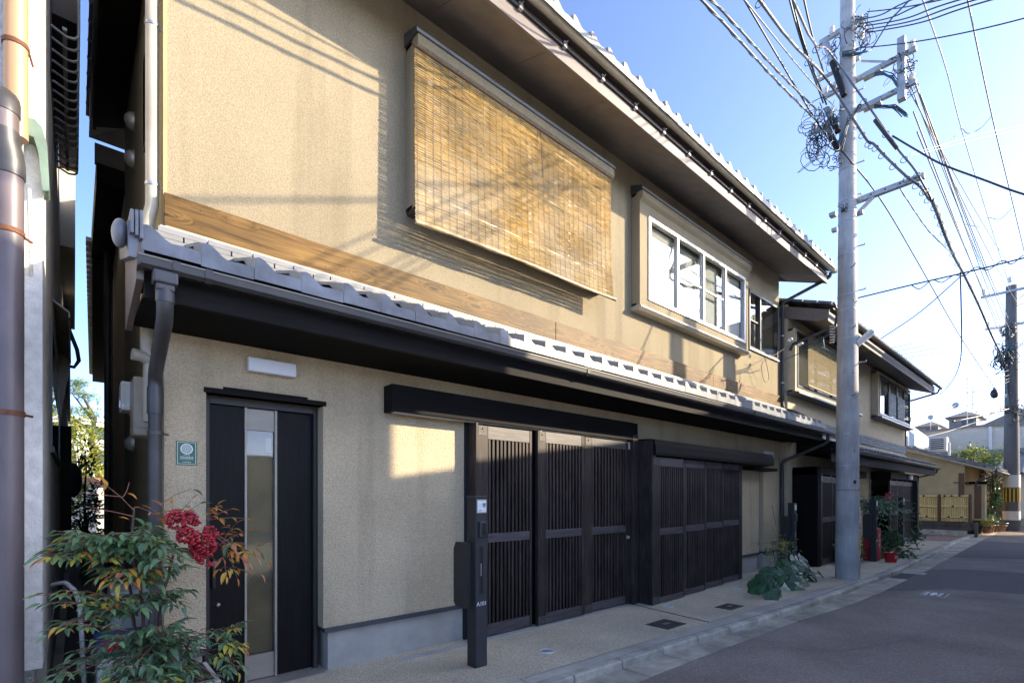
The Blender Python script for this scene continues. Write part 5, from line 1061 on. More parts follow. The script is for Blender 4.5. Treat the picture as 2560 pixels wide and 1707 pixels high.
# tangles of service cable round the closures
rc = random.Random(21)
def tangle(c, r_, n, mats, turns=1.2, th_=.0062):
    m = MB()
    for k in range(n):
        a0 = rc.uniform(0, 6.28); ax = Vector((rc.gauss(0, 1), rc.gauss(0, 1), rc.gauss(0, .6))).normalized(); u = ax.orthogonal().normalized(); v = ax.cross(u); off = Vector((rc.gauss(0, .5), rc.gauss(0, .5), rc.gauss(0, .8)))*r_
        rr = r_*rc.uniform(.35, .95); T = rc.uniform(.5, turns)
        pts = [Vector(c)+off+(u*math.cos(a0+t*6.28*T)+v*math.sin(a0+t*6.28*T))*rr*(1+.35*math.sin(t*5+k))+Vector((0, 0, -.25*r_*math.sin(t*3.1))) for t in fr(0, 1, 12)]
        m.tube(pts, th_*rc.uniform(.7, 1.4), 5, rc.randrange(len(mats)), False)
    return m.build('cable_tangle', mats, P, kind='stuff', fix=False)
tangle(at(2052, 318, w=9.15), .22, 30, ['rub', 'rubg', 'rubl']); tangle(at(2050, 372, w=9.1), .20, 20, ['rub', 'rubg', 'rub']); tangle(at(2075, 130, w=9.15), .12, 16, ['rub', 'rubg', 'rubl']); tangle(at(2145, 75, w=9.0), .17, 26, ['rub', 'rubg', 'rub']); tangle(at(2085, 405, w=9.1), .12, 10, ['rub', 'rubl'])
tangle(at(2255, 175, w=8.6), .14, 22, ['rub', 'rubl', 'rubg']); tangle(at(2265, 215, w=8.6), .10, 12, ['rub', 'rubl']); tangle(at(2108, 522, w=8.95), .05, 8, ['rub'])
m = MB()
for k in range(14):
    a = at(2150+rc.uniform(-4, 4), 265+rc.uniform(-6, 6), w=8.85); b = at(2100+rc.uniform(-6, 6), 360+rc.uniform(-12, 20), w=8.92); c = at(2122+rc.uniform(-4, 4), 300, w=8.82)
    m.tube([a, lerp(lerp(a, c, .5), b, .1), c, lerp(c, b, .6)+Vector((0, 0, -.03)), b], .011, 5, k % 3, False)
for k in range(8):
    a = at(2186, 262+k*1.5, w=8.75); b = at(2262+rc.uniform(-8, 8), 285+rc.uniform(-9, 9), w=8.5); m.tube([a, lerp(a, b, .3)+Vector((0, 0, .05+rc.uniform(-.02, .04))), lerp(a, b, .65)+Vector((0, 0, .08+rc.uniform(-.03, .03))), lerp(a, b, .88)+Vector((0, 0, .04)), b], .008, 5, k % 2, False)
    a = at(2186, 182+k*1.2, w=8.75); b = at(2243, 205+rc.uniform(-6, 14), w=8.55); m.tube([a, lerp(a, b, .4)+Vector((0, 0, .08+rc.uniform(-.02, .03))), lerp(a, b, .8)+Vector((0, 0, .08+rc.uniform(-.03, .03))), b], .008, 5, k % 2, False)
    a = at(2105, 130+k*2, w=8.98); b = at(2165, 92+rc.uniform(0, 40), w=8.9); m.tube([a, lerp(a, b, .4)+Vector((0, 0, -.05+rc.uniform(-.05, .03))), lerp(a, b, .75)+Vector((0, 0, -.06+rc.uniform(-.05, .05))), b], .007, 5, k % 3, False)
m.build('cable_bundle', ['rub', 'rubg', 'rubl'], P, kind='stuff', fix=False)
# things on the pole
o = thing('street_lamp', 'small slanted white fluorescent lamp on the concrete pole', 'street lamp', (PX+.17, PY-.1, 4.3))
a, b = at(2143, 858, w=9.0), at(2180, 828, w=8.95); d_ = (b-a).normalized(); m = MB().tube([a-d_*.02, b], .055, 6); m.build('housing', 'ceram', o); MB().tube([a+Vector((0, 0, -.04)), b+Vector((0, 0, -.045))], .035, 8).build('diffuser', 'lampw', o); MB().tube([a, a+Vector((-.05, .03, -.12)), at(2136, 885, w=9.05)], .012, 6).build('bracket', 'galv', o)
def wrap(name, mat, pxc, y0, y1, wpx, lab, cat):
    wz = 9.15; z0, z1 = EYE+(1239-y1)/1248*wz, EYE+(1239-y0)/1248*wz; r_ = rad((z0+z1)/2)+.008
    a0 = math.atan2(-1, .30); o = thing(name, lab, cat, (PX, PY, z0)); m = MB(); aa = pxc
    n = 6; A0, A1 = math.radians(aa-wpx), math.radians(aa+wpx)
    vs = []
    for k in range(n+1):
        t = lerp(A0, A1, k/n)
        for rr in (r_, r_+.003): vs += [(PX+rr*math.cos(t), PY+rr*math.sin(t), z0), (PX+rr*math.cos(t), PY+rr*math.sin(t), z1)]
    f = []
    for k in range(n):
        i = 4*k; f += [(i, i+4, i+5, i+1), (i+2, i+3, i+7, i+6), (i, i+2, i+6, i+4), (i+1, i+5, i+7, i+3)]
    f += [(0, 1, 3, 2), (4*n, 4*n+2, 4*n+3, 4*n+1)]
    m.add(vs, f); m.build('sheet', mat, o)
    return o, z0, z1, r_+.003, A0, A1
def strokes(o, mat, rr, A0, A1, rows, sd):
    r3 = random.Random(sd); q = MB()
    for (z, h, a, b, k) in rows:
        for i in range(k):
            t0 = lerp(A0, A1, lerp(a, b, i/k)); t1 = lerp(A0, A1, lerp(a, b, (i+r3.uniform(.5, .8))/k)); rr2 = rr+.0015
            q.quad((PX+rr2*math.cos(t0), PY+rr2*math.sin(t0), z), (PX+rr2*math.cos(t1), PY+rr2*math.sin(t1), z), (PX+rr2*math.cos(t1), PY+rr2*math.sin(t1), z+h), (PX+rr2*math.cos(t0), PY+rr2*math.sin(t0), z+h))
    q.build('print', mat, o)
o, z0, z1, rr, A0, A1 = wrap('yellow_notice', 'yellow', -84, 1343, 1383, 13, 'yellow notice with black writing tied to the concrete pole', 'notice'); strokes(o, 'ink', rr, A0, A1, [(z1-.05, .008, .15, .9, 5), (z1-.09, .03, .55, .85, 1), (z1-.13, .025, .5, .85, 2), (z1-.18, .03, .2, .85, 3), (z1-.215, .015, .5, .8, 2)], 3)
o, z0, z1, rr, A0, A1 = wrap('white_notice', 'white', -86, 1266, 1305, 11, 'white paper notice with a pink mark taped on the concrete pole', 'notice'); strokes(o, 'ink', rr, A0, A1, [(z1-.03, .006, .1, .9, 4), (z1-.05, .006, .1, .9, 4), (z0+.08, .006, .1, .9, 4), (z0+.06, .006, .1, .9, 4), (z0+.03, .006, .1, .7, 3)], 4); strokes(o, 'pink', rr+.001, A0, A1, [(z1-.16, .07, .25, .8, 1)], 5)
# ------------------------------------------------------------------ second pole by the junction
QX, QY = 31.6, 2.06
Q = thing('utility_pole', 'far utility pole with white and yellow-black bands by the junction', 'utility pole', (QX, QY, 0), 'concrete utility poles')
mt['pole_dark'] = M('dark_pole_concrete', (.13, .125, .12), .85, .15, 5, stretch=(5, 5, .7), blot=.2); 
MB().lathe((QX, QY, -.1), [(.29, 0), (.28, 1), (.235, 6), (.19, 11.0)], 22).build('shaft', 'pole_dark', Q)
def qband(z0, z1, mat, n='white_band'): return MB().tube([(QX, QY, z0), (QX, QY, z1)], .293, 26).build(n, mat, Q)
qband(.42, .82, 'siding_w'); qband(1.88, 2.43, 'siding_w'); sb_ = qband(1.24, 1.84, 'ystr', 'striped_band')
for k in range(14):
    a0 = k*2*math.pi/14; q = MB()
    pts = [(QX+.2965*math.cos(t), QY+.2965*math.sin(t)) for t in fr(a0, a0+.24, 3)]
    for (xa, ya), (xb, yb) in zip(pts, pts[1:]): q.quad((xa, ya, 1.245), (xb, yb, 1.245), (xb, yb, 1.835), (xa, ya, 1.835))
    q.build('black_stripe', 'ink', sb_)
for y0, y1, z in ((3.05, -1.5, 10.62), (2.9, .2, 9.1)):
    a = MB().box(QX-.26, QX-.16, y1, y0, z-.05, z+.05).build('crossarm', 'galv', Q)
for y, z in ((2.95, 10.7), (2.1, 11.0), (.9, 10.7), (2.8, 9.16), (1.2, 9.16)): piece('insulator', im, Q, (QX-.21, y, z), sc=(2, 2, 2))
m = MB(); m.lathe((QX-.2, 1.28, 6.7), [(.001, 0), (.34, 0), (.36, .06), (.36, 1.05), (.38, 1.1), (.30, 1.2), (.001, 1.25)], 24); tr = m.build('transformer', 'galv', Q)
q = MB()
for k in range(24): a = k*math.pi/12; q.box(QX-.2+.37*math.cos(a)-.008, QX-.2+.37*math.cos(a)+.008, 1.28+.37*math.sin(a)-.008, 1.28+.37*math.sin(a)+.008, 6.8, 7.7)
q.build('cooling_rib', 'galv', tr)
P_ = P; P = Q
tangle((QX-.3, QY+.2, 7.75), .33, 44, ['rub', 'rubg', 'rubl'], 1.2, .018); tangle((QX-.25, QY+.1, 8.9), .25, 18, ['rub', 'rubl', 'ceram'], 1.1, .018); tangle((QX-.25, QY-.2, 5.2), .25, 14, ['rub', 'rubl'], 1, .016)
tangle((QX-.25, QY-.8, 8.3), .35, 14, ['rub', 'rubl'], 1, .014)
P = P_
MB().tube([(QX-.24, QY+.1, 7.5), (QX-.30, QY+.14, 6.6), (QX-.29, QY+.05, 5.4), (QX-.3, QY-.2, 5.1)], .03, 6).build('riser_cable', 'rubl', Q)
o = thing('round_closure', 'dark round cable closure hanging on a wire left of the far pole', 'cable closure', (0, 0, 0)); c = at(2486, 984, w=21); o.location = c; ORG[o.name] = c
MB().ball(c, (.16, .14, .20), 14, 10).build('body', 'rub', o); MB().box(c.x-.05, c.x+.05, c.y-.05, c.y+.05, c.z+.18, c.z+.28).build('clamp', 'galv', o)
# ------------------------------------------------------------------ overhead cables
CG = {}
def smooth(P_, n=8):
    out = []
    P_ = [Vector(p_) for p_ in P_]; E_ = [P_[0]*2-P_[1]]+P_+[P_[-1]*2-P_[-2]]
    for i in range(1, len(E_)-2):
        a, b, c, d = E_[i-1:i+3]
        for k in range(n):
            t = k/n; out.append(.5*((2*b)+(c-a)*t+(2*a-5*b+4*c-d)*t*t+(3*b-a-3*c+d)*t**3))
    out.append(P_[-1]); return out
def cable(lab, pts, r_=.012, mat='rub', group=None, sag=0, twist=False, loops=0, n=8, name='overhead_cable'):
    P_ = smooth(pts, n) if len(pts) > 2 else [lerp(Vector(pts[0]), Vector(pts[1]), t)+Vector((0, 0, -4*sag*t*(1-t))) for t in fr(0, 1, 16)]
    c = P_[len(P_)//2]; m = MB().tube(P_, r_, 6)
    o = m.build(name, mat, loc=tuple(c), fix=False); tag(o, lab, 'cable', group)
    if twist:
        q = MB(); L = 0; path = []
        for a, b in zip(P_, P_[1:]):
            k = max(2, int((b-a).length/.06))
            t = (b-a).normalized(); u = t.cross(Vector((0, 0, 1))).normalized(); v = u.cross(t)
            for i in range(k): L += (b-a).length/k; path.append(lerp(a, b, i/k)+(u*math.cos(L*9)+v*math.sin(L*9))*r_*.8)
        q.tube(path, r_*.6, 4, 0, False); q.build('twisted_strand', 'rubg', o, fix=False)
    if loops:
        q = MB()
        for i in range(2, len(P_)-1, max(1, len(P_)//loops)): 
            cc = P_[i]; q.tube([cc+Vector((.0, .05*math.cos(t), -.05+.05*math.sin(t))) for t in fr(0, 6.28, 8)], .006, 4, 0, False)
        q.build('hanger_ring', 'rub', o, fix=False, kind='stuff')
    return o
g1 = 'cables running along the street'
def street(a, b, ya, wb, far=None):
    """from beyond the frame over the camera's street to the pole"""
    p0 = at(*a, Y=ya); p1 = at(*b, w=wb); y = ya-.06
    lo = Vector((3.3, y, far+.61*(4.25-y))); l2 = Vector((-4, y-.05, lo.z-.25)); l3 = Vector((-14, y-.1, lo.z+.5))
    return [l3, l2, lo, p0, lerp(p0, p1, .5)+Vector((0, 0, -.03)), p1]
cable('lower of two twisted dark cables sloping to the left of the pole', street((1754, 0), (2045, 306), 2.55, 9.2, 5.10), .016, 'rub', g1, twist=True)
cable('upper of two twisted dark cables sloping to the left of the pole', street((1778, 0), (2042, 275), 2.6, 9.25, 5.23), .015, 'rub', g1, twist=True)
cable('thin grey wire just left of the thick messenger, reaching the upper crossarm', street((1861, 0), (2080, 262), 2.4, 9.2, 5.33), .009, 'rubl', g1)
ms = [at(1898, 0, Y=2.7)+(at(1898, 0, Y=2.7)-at(2120, 269, w=8.7))*1.6, at(1898, 0, Y=2.7), at(2060, 190, w=8.6), at(2138, 306, w=8.7), at(2170, 354, w=8.75), at(2184, 360, w=8.7), at(2212, 390, w=8.6), at(2266, 441, w=8.4), at(2302, 468, w=8.4), at(2323, 500, w=8.8)]
ms[0].z = ms[1].z+.2
cable('thick grey messenger cable crossing in front of the pole down to the low arm', ms, .021, 'rubl', g1, loops=14, n=5)
ms2 = [at(1982, 0, Y=2.3)+(at(1982, 0, Y=2.3)-at(2120, 196, w=8.6))*2.0, at(1982, 0, Y=2.3), at(2071, 127, w=8.5), at(2134, 214, w=8.6), at(2194, 298, w=8.5), at(2243, 371, w=8.4), at(2282, 418, w=8.3), at(2304, 453, w=8.3), at(2330, 500, w=8.8)]
ms2[0].z = ms2[1].z+.2
cable('messenger wire passing the pole high up and clamped at the end of the low arm', ms2, .016, 'rubl', g1, loops=8, n=5)
for k, (a, b) in enumerate((((1974, 0), (2058, 258)), ((1985, 20), (2066, 262)), ((2010, 0), (2058, 180)))):
    cable('%s of three steep service cables dropping to the closures left of the pole' % ('leftmost', 'middle', 'rightmost')[k], [at(*a, Y=2.8)+Vector((-2.5, -.3, 1.4)), at(*a, Y=2.8), at(*b, w=9.15)], .014, ('rubg', 'rub', 'rub')[k], 'steep service cables left of the pole')
cable('thin wire from the left closures past the pole down to the far round closure', [at(1985, 240, Y=3.2)+Vector((-4, 0, .6)), at(2045, 310, w=9.2), at(2120, 395, w=8.9), at(2209, 510, w=10), at(2300, 665, w=13), at(2403, 845, w=17.5), at(2484, 965, w=21)], .013, 'rub', None)
# bundle past the low arm to the far pole
cable('thick bundled cable from the low arm sagging to the far pole', [at(2330, 500, w=8.8), at(2346, 540, w=9.6), at(2362, 585, w=10.5), at(2385, 640, w=12), at(2412, 690, w=14), at(2448, 765, w=16.5), at(2480, 840, w=19), at(2502, 885, w=21), at(2512, 920, w=22.2), at(2526, 985, w=22.2)], .034, 'rub', None, loops=16, n=6)
cable('dark closure tube on the messenger right of the pole', [at(2187, 300, w=8.5), at(2210, 330, w=8.42), at(2243, 372, w=8.38)], .03, 'rub', None)
cable('thick black cable from the right of the pole out to the right edge', [at(2231, 340, w=8.4), at(2290, 375, w=8.2), at(2355, 411, w=7.9), at(2457, 449, w=7.5), at(2560, 486, w=7.2), at(2700, 520, w=6.8)], .014, 'rub', None)
for k, (a, dz) in enumerate((((2142, 50), 0), ((2150, 60), 0), ((2160, 66), 0), ((2165, 75), 0), ((2172, 82), 0))):
    e = ((2280, 0), (2335, 0), (2400, 0), (2440, 0), (2480, 0))[k]
    p0 = at(*a, w=8.95); p1 = at(*e, w=6.6); cable('service wire from the pole top across the street, %s of five' % ('topmost', 'second', 'third', 'fourth', 'lowest')[k], [p0, lerp(p0, p1, .5)+Vector((0, 0, -.06)), p1, p1+(p1-p0)*1.5], .010, 'rub', 'service wires crossing the street from the pole top')
p0, p1 = at(2180, 100, w=8.8), at(2275, 0, w=7.6); cable('teal-tinted cable curving up from the pole to the top edge', [at(2110, 135, w=8.95), at(2165, 130, w=8.85), p0+Vector((.1, 0, -.05)), lerp(p0, p1, .5), p1, p1+(p1-p0)*2], .013, 'rubg', None)
for k, (a, b, wa, wb) in enumerate((((2290, 214), (2502, 805), 8.6, 22.3), ((2284, 280), (2508, 850), 8.6, 22.3), ((2293, 330), (2500, 815), 8.6, 22.3), ((2300, 235), (2522, 800), 8.6, 22.4), ((2271, 160), (2526, 830), 8.7, 22.4))):
    p0, p1 = at(*a, w=wa), at(*b, w=wb); cable('%s straight wire from the bracket plate to the far pole' % ('leftmost', 'second', 'third', 'fourth', 'rightmost')[(0, 1, 2, 4, 3)[k]], [p0, p1], .012, 'rubl', 'straight wires between the two poles', sag=.12)
for k, (a, b) in enumerate((((2262, 130), (2480, 728)), ((2268, 190), (2490, 735)), ((2276, 232), (2550, 700)), ((2288, 250), (2545, 760)))):
    cable('%s of four finer wires beside the straight wires to the far pole crossarms' % ('leftmost', 'second', 'third', 'rightmost')[k], [at(*a, w=8.7), at(*b, w=22.4)], .009, 'rub', 'finer wires to the far pole', sag=.2)
for k, (a, b) in enumerate((((2168, 30), (2560, -60)), ((2150, 120), (2620, 30)), ((2240, 1030), (2524, 1000)), ((2230, 905), (2520, 868)))):
    cable(('high thin wire from the pole top to the upper right corner', 'second thin wire from the pole top, just below the upper right corner', 'low thin wire over the roofs to the far pole', 'thin wire from the second house roof, lowest of the fan')[k], [at(*a, w=9 if k < 2 else 20), at(*b, w=6.5 if k < 2 else 22.3)], .009, 'rub', None, sag=.08)
for k, (pts, lab) in enumerate(((((2307, 0), (2366, 175), (2403, 320), (2457, 500), (2530, 735)), 'left high-voltage wire coming steeply down from the top edge to the far pole'), (((2419, 0), (2480, 290), (2530, 500), (2568, 660)), 'right high-voltage wire coming steeply down at the right edge'))):
    ws_ = (7.5, 10, 12.5, 16, 22.4); cable(lab, [at(*p_, w=ws_[i]) for i, p_ in enumerate(pts)], .011, 'rubl', 'high-voltage wires')
cable('looped jumper wire hanging between the high-voltage wires', [at(2334, 363, w=11.5), at(2365, 362, w=12.2), at(2396, 330, w=13), at(2405, 322, w=13), at(2420, 334, w=13), at(2450, 322, w=13), at(2480, 290, w=12)], .008, 'rub', None)
cable('lower looped jumper wire near the right edge', [at(2410, 560, w=16), at(2450, 566, w=16), at(2470, 545, w=16.3), at(2500, 548, w=16), at(2530, 520, w=15.8)], .009, 'rub', None)
cable('upper thin wire running from the ring loops to the right edge', [at(2275, 384, w=8.4), at(2330, 370, w=9), at(2450, 335, w=10), at(2560, 313, w=11), at(2700, 285, w=12)], .006, 'rub', 'thin wires to the right edge'); cable('lower thin wire running from the ring loops to the right edge', [at(2275, 390, w=8.4), at(2340, 375, w=9), at(2450, 346, w=10), at(2560, 323, w=11), at(2700, 297, w=12)], .006, 'rub', 'thin wires to the right edge')
cable('span wire from the pole waist band across the street', [at(2140, 746, w=9.1), at(2280, 712, w=8.7), at(2402, 684, w=8.4), at(2480, 665, w=8.1), at(2560, 645, w=7.8), at(2700, 612, w=7.2)], .012, 'rub', None, n=6)
cable('wavy cable wound loosely around the span wire', [at(2280, 714, w=8.7), at(2300, 722, w=8.65), at(2330, 700, w=8.6), at(2355, 706, w=8.5), at(2385, 688, w=8.45), at(2410, 690, w=8.4), at(2440, 668, w=8.3), at(2470, 675, w=8.2), at(2505, 652, w=8.0), at(2530, 660, w=7.9), at(2560, 638, w=7.8), at(2600, 640, w=7.6)], .008, 'rub', None, n=5)
cable('service cable rising from the second house roof to the thick bundle', [at(2197, 850, w=13.6), at(2300, 780, w=13.5), at(2403, 690, w=13.2)], .014, 'rub', None)
cable('twisted wire hanging from the low arm to the thick bundle', [at(2246, 465, w=8.7), at(2275, 510, w=9.2), at(2320, 575, w=10.2), at(2360, 615, w=11), at(2388, 640, w=12)], .010, 'rub', None, twist=True)
cable('vertical drop cable from the bundle curving into the second house roof end', [at(2401, 680, w=13.2), at(2403, 770, w=13.8), at(2404, 850, w=15), at(2400, 905, w=17), at(2385, 945, w=18.8), at(2362, 975, w=19.4), at(2348, 985, w=19.5)], .017, 'rub', None)
for k, (ya, yb) in enumerate(((870, 800), (880, 812), (888, 826), (896, 845))):
    cable('%s of four parallel wires from the second house roof to the far pole' % ('topmost', 'second', 'third', 'lowest')[k], [at((2225, 2234, 2248, 2260)[k], ya, w=14.6), at(2515, yb, w=22.2)], .011, 'rub', 'four parallel wires to the far pole', sag=.05)
for k, (a, b) in enumerate((((2315, 938), (2495, 872)), ((2395, 950), (2510, 885)), ((2350, 962), (2523, 925)), ((2350, 985), (2525, 936)), ((2350, 1000), (2525, 945)), ((2350, 1010), (2525, 952)), ((2340, 1020), (2520, 985)), ((2290, 1032), (2520, 990)))):
    cable('%s of eight thin wires fanning out left from the far pole' % ('topmost', 'second', 'third', 'fourth', 'fifth', 'sixth', 'seventh', 'lowest')[k], [at(*a, w=20.5), at(*b, w=22.2)], .012 if k != 1 else .018, 'rub', 'thin wires left of the far pole', sag=.1)
cable('thick black insulated tube cable sagging left from the far pole', [at(2382, 1053, w=21), at(2440, 1042, w=21.5), at(2522, 1022, w=22.2)], .05, 'rub', None)
cable('long dark cable passing behind the far pole to the right edge', [at(2440, 1030, w=21), at(2500, 1022, w=22), at(2560, 1010, w=23), at(2700, 990, w=25)], .03, 'rub', None)
cable('low cable from the siding building front to the far pole', [at(2290, 1098, w=20), at(2370, 1078, w=21), at(2440, 1055, w=22), at(2520, 1030, w=22.3)], .02, 'rub', None)
for k, (a, b) in enumerate((((2548, 745), (2600, 700)), ((2548, 762), (2600, 735)), ((2545, 905), (2620, 890)), ((2545, 1000), (2620, 985)), ((2548, 1020), (2620, 998)))): cable('%s of five short wires from the far pole to the right edge' % ('topmost', 'second', 'middle', 'fourth', 'lowest')[k], [at(*a, w=22.3), at(*b, w=20)], .018, 'rub', 'wires right of the far pole', sag=.05)
# cables that run just outside the frame, over the street (their shadows cross the upper wall)
o = thing('utility_pole', 'near-side utility pole outside the picture, carrying a drop cable', 'utility pole', (13.2, -1.2, 0), 'concrete utility poles'); MB().lathe((13.2, -1.2, -.1), [(.18, 0), (.12, 10.5)], 16).build('shaft', 'pole', o)
cable('slanting drop cable from a near-side house corner to the near-side pole', [(5.0, -1.45, 6.36), (5.0, -1.3, 6.35), (9.0, -1.25, 7.9), (13.1, -1.2, 9.55)], .02, 'rub', None)
# service hardware between main house and pole
o = thing('service_entry', 'spiral and twin-connector service cables at the far corner of the main house', 'cable', (11.4, 3.9, 4.6))
m = MB(); a, b = at(2005, 862, w=9.7), at(2092, 822, w=9.2); 
for k in range(3): m.tube([a+Vector((0, 0, -.03*k)), lerp(a, b, .5)+Vector((0, 0, -.02-.03*k)), b+Vector((0, 0, -.03*k))], .009, 5, k % 2)
a2, b2 = at(1960, 900, w=10), at(2060, 848, w=9.5); m.tube([a2, lerp(a2, b2, .5)+Vector((0, 0, -.03)), b2], .009, 5, 1)
for k in range(3):
    m.tube([at(2058, 845, w=9.4), at(2052+4*k, 868, w=9.4), at(2075+4*k, 878+3*k, w=9.3), at(2092, 876+2*k, w=9.2)], .008, 5, 1)
m.build('service_cable', ['rub', 'rubg'], o, fix=False)
q = MB(); 
for p_ in ((1972, 851), (1978, 848), (1998, 862), (2004, 859)): q.ball(at(*p_, w=9.7), (.045, .03, .03), 8, 6)
q.build('connector', 'ceram', o)
hc = at(2081, 835, w=9.25); q = MB(); q.tube([hc+Vector((.04*math.cos(t*14), .04*math.sin(t*14), .16-t*.11)) for t in fr(0, 3, 70)], .010, 5); q.build('coil', 'ceram', o)
cable('thin cable loop hanging in front of the far end of the upper wall', [at(1909, 889, Y=4.0), at(1915, 905, Y=4.05), at(1922, 945, Y=4.1), at(1912, 955, Y=4.1), at(1905, 930, Y=4.1), at(1908, 905, Y=4.05), at(1945, 882, Y=4.05), at(1975, 862, Y=3.95)], .005, 'rub', None)
# ------------------------------------------------------------------ planting
rp = random.Random(17)
def leaf_mesh(name, L, Wd, fold, curl, mat, n=4):
    """a lance-shaped leaflet along +x, folded on the midrib and curling down"""
    vs = []; fs = []
    for i in range(n+1):
        t = i/n; wd = Wd*math.sin(math.pi*min(1, t*.92+.06))**.8*(1-.35*t) if 0 < i < n else 0.0008
        z = -curl*L*t*t
        vs += [(L*t, -wd/2, z+fold*wd), (L*t, 0, z), (L*t, wd/2, z+fold*wd)]
    for i in range(n):
        a = 3*i; fs += [(a, a+3, a+4, a+1), (a+1, a+4, a+5, a+2)]
    m = MB(); m.add(vs, fs, 0, True); return m
def frame(d, roll=0, up=Vector((0, 0, 1))):
    x = d.normalized(); y = up.cross(x)
    if y.length < 1e-4: y = Vector((0, 1, 0))
    y.normalize(); z = x.cross(y); m = Matrix((x, y, z)).transposed().to_4x4(); return m @ Matrix.Rotation(roll, 4, 'X')
LM = {}
for mtn in ('lf_g', 'lf_d', 'lf_y', 'lf_o', 'lf_r'):
    for k in range(3): LM[mtn, k] = leaf_mesh('leaf', 1, .36+.05*k, .22+.06*k, .14+.12*k, mtn)
LME = {k: v.mesh('leaf', k[0], fix=False) for k, v in LM.items()}
def frame_n(d, n):
    z = n.normalized(); x = (d-z*d.dot(z)).normalized(); y = z.cross(x); return Matrix((x, y, z)).transposed().to_4x4()
class Foliage:
    """leaves of one plant: the first ones as parts, the rest joined as one part"""
    def __init__(s, par, budget): s.par = par; s.items = []; s.budget = budget
    def leaf(s, pos, d, size, mat, roll=0): s.items.append((Vector(pos), Vector(d), size, mat, roll))
    def finish(s):
        big = sorted(range(len(s.items)), key=lambda i: -(s.items[i][2]/max(.5, s.items[i][0].dot(FW))))
        own = set(big[:s.budget]); mats = ['lf_g', 'lf_d', 'lf_y', 'lf_o', 'lf_r']; rest = MB()
        for i, (p_, d, sz, mat, roll) in enumerate(s.items):
            m4 = frame(d, roll) @ Matrix.Scale(sz, 4); k = rp.randrange(3)
            if i in own: piece('leaf', LME[mat, k], s.par, p_, m4)
            else:
                t = Matrix.Translation(p_) @ m4; src = LM[mat, k]; rest.add([t @ Vector(v) for v in src.v], src.f, mats.index(mat), True)
        if rest.f: rest.build('leaves', mats, s.par, kind='stuff', fix=False)
def spray(F, stems, p0, d0, L, pick, lsz, droop=.35, npair=5, sub=True, sidew=1.0):
    """a nandina frond: rachis with opposite branchlets, each ending in three to five leaflets"""
    d0 = d0.normalized(); pts = []; p_ = Vector(p0); d = d0.copy()
    for i in range(npair+1):
        pts.append(p_.copy()); p_ = p_+d*(L/npair); d = (d+Vector((0, 0, -droop/npair))).normalized()
    stems.tube(pts, [lerp(.0035, .0014, i/npair) for i in range(npair+1)], 4, 1, False)
    side = d0.cross(Vector((0, 0, 1))); side = side.normalized() if side.length > .1 else Vector((1, 0, 0))
    for i in range(1, npair+1):
        q = pts[i]; ax = (pts[i]-pts[i-1]).normalized()
        if i == npair: dirs = [ax]
        else: dirs = [(ax*.55+side*s_*sidew+Vector((0, 0, rp.uniform(-.25, .15)))).normalized() for s_ in (-1, 1)]
        for dd in dirs:
            if sub and i < npair:
                bl_ = L*.22*(1-.5*i/npair)*rp.uniform(.8, 1.2)+.02; e = q+dd*bl_; stems.tube([q, e], .0013, 3, 1, False)
                sd_ = dd.cross(Vector((0, 0, 1))).normalized() if abs(dd.z) < .95 else side
                F.leaf(e, dd+Vector((0, 0, rp.uniform(-.4, 0))), lsz*rp.uniform(.8, 1.25), pick(), rp.uniform(-.4, .4))
                for s_ in (-1, 1): F.leaf(q+dd*bl_*rp.uniform(.55, .8), dd*.5+sd_*s_*.8+Vector((0, 0, rp.uniform(-.5, .1))), lsz*rp.uniform(.65, 1.05), pick(), rp.uniform(-.5, .5))
            else: F.leaf(q, dd+Vector((0, 0, rp.uniform(-.5, 0))), lsz*rp.uniform(.9, 1.3), pick(), rp.uniform(-.5, .5))
def pickf(**w): 
    ks = list(w); ws_ = [w[k] for k in ks]; return lambda: 'lf_'+rp.choices(ks, ws_)[0]
NB = Vector((.40, 3.72, 0))
ND = thing('nandina', 'heavenly bamboo shrub with red berry cluster and orange leaf tips by the entrance door', 'shrub', tuple(NB))
F = Foliage(ND, 300); SM = MB()
def npt(px, py, Y): return at(px, py, Y=Y)
# canes
canes = [[NB+Vector((-.06, .0, 0)), npt(365, 1640, 3.72), npt(352, 1480, 3.72), npt(345, 1400, 3.7)], [NB, npt(362, 1620, 3.70), npt(356, 1500, 3.68), npt(330, 1380, 3.65), npt(335, 1270, 3.66)],
         [NB+Vector((.05, .02, 0)), npt(398, 1560, 3.72), npt(420, 1440, 3.72), npt(440, 1360, 3.7)], [NB+Vector((-.04, .05, 0)), npt(335, 1560, 3.8), npt(325, 1470, 3.8), npt(300, 1400, 3.8)], [NB+Vector((.06, -.03, 0)), npt(410, 1600, 3.6), npt(470, 1540, 3.58)]]
for c in canes: s_ = smooth(c, 5); SM.tube(s_, [lerp(.012, .006, i/len(s_)) for i in range(len(s_))], 7, 0)
green = pickf(g=8, d=3, y=.4); dark = pickf(d=8, g=3); orange = pickf(o=6, r=4, g=1.2, y=1); mixed = pickf(g=5, y=2, o=1.3, d=2); yel = pickf(y=5, o=4, g=2)
def fan(cpx, cpy, Y, tgt, pick, lsz, L=None, **kw):
    p0 = npt(cpx, cpy, Y)
    for (tx, ty, tY) in tgt:
        t = npt(tx, ty, tY); d = t-p0; spray(F, SM, p0, d+Vector((0, 0, d.length*kw.get('rise', .18))), d.length*1.02, pick, lsz*rp.uniform(.85, 1.15), **{k: v for k, v in kw.items() if k != 'rise'})
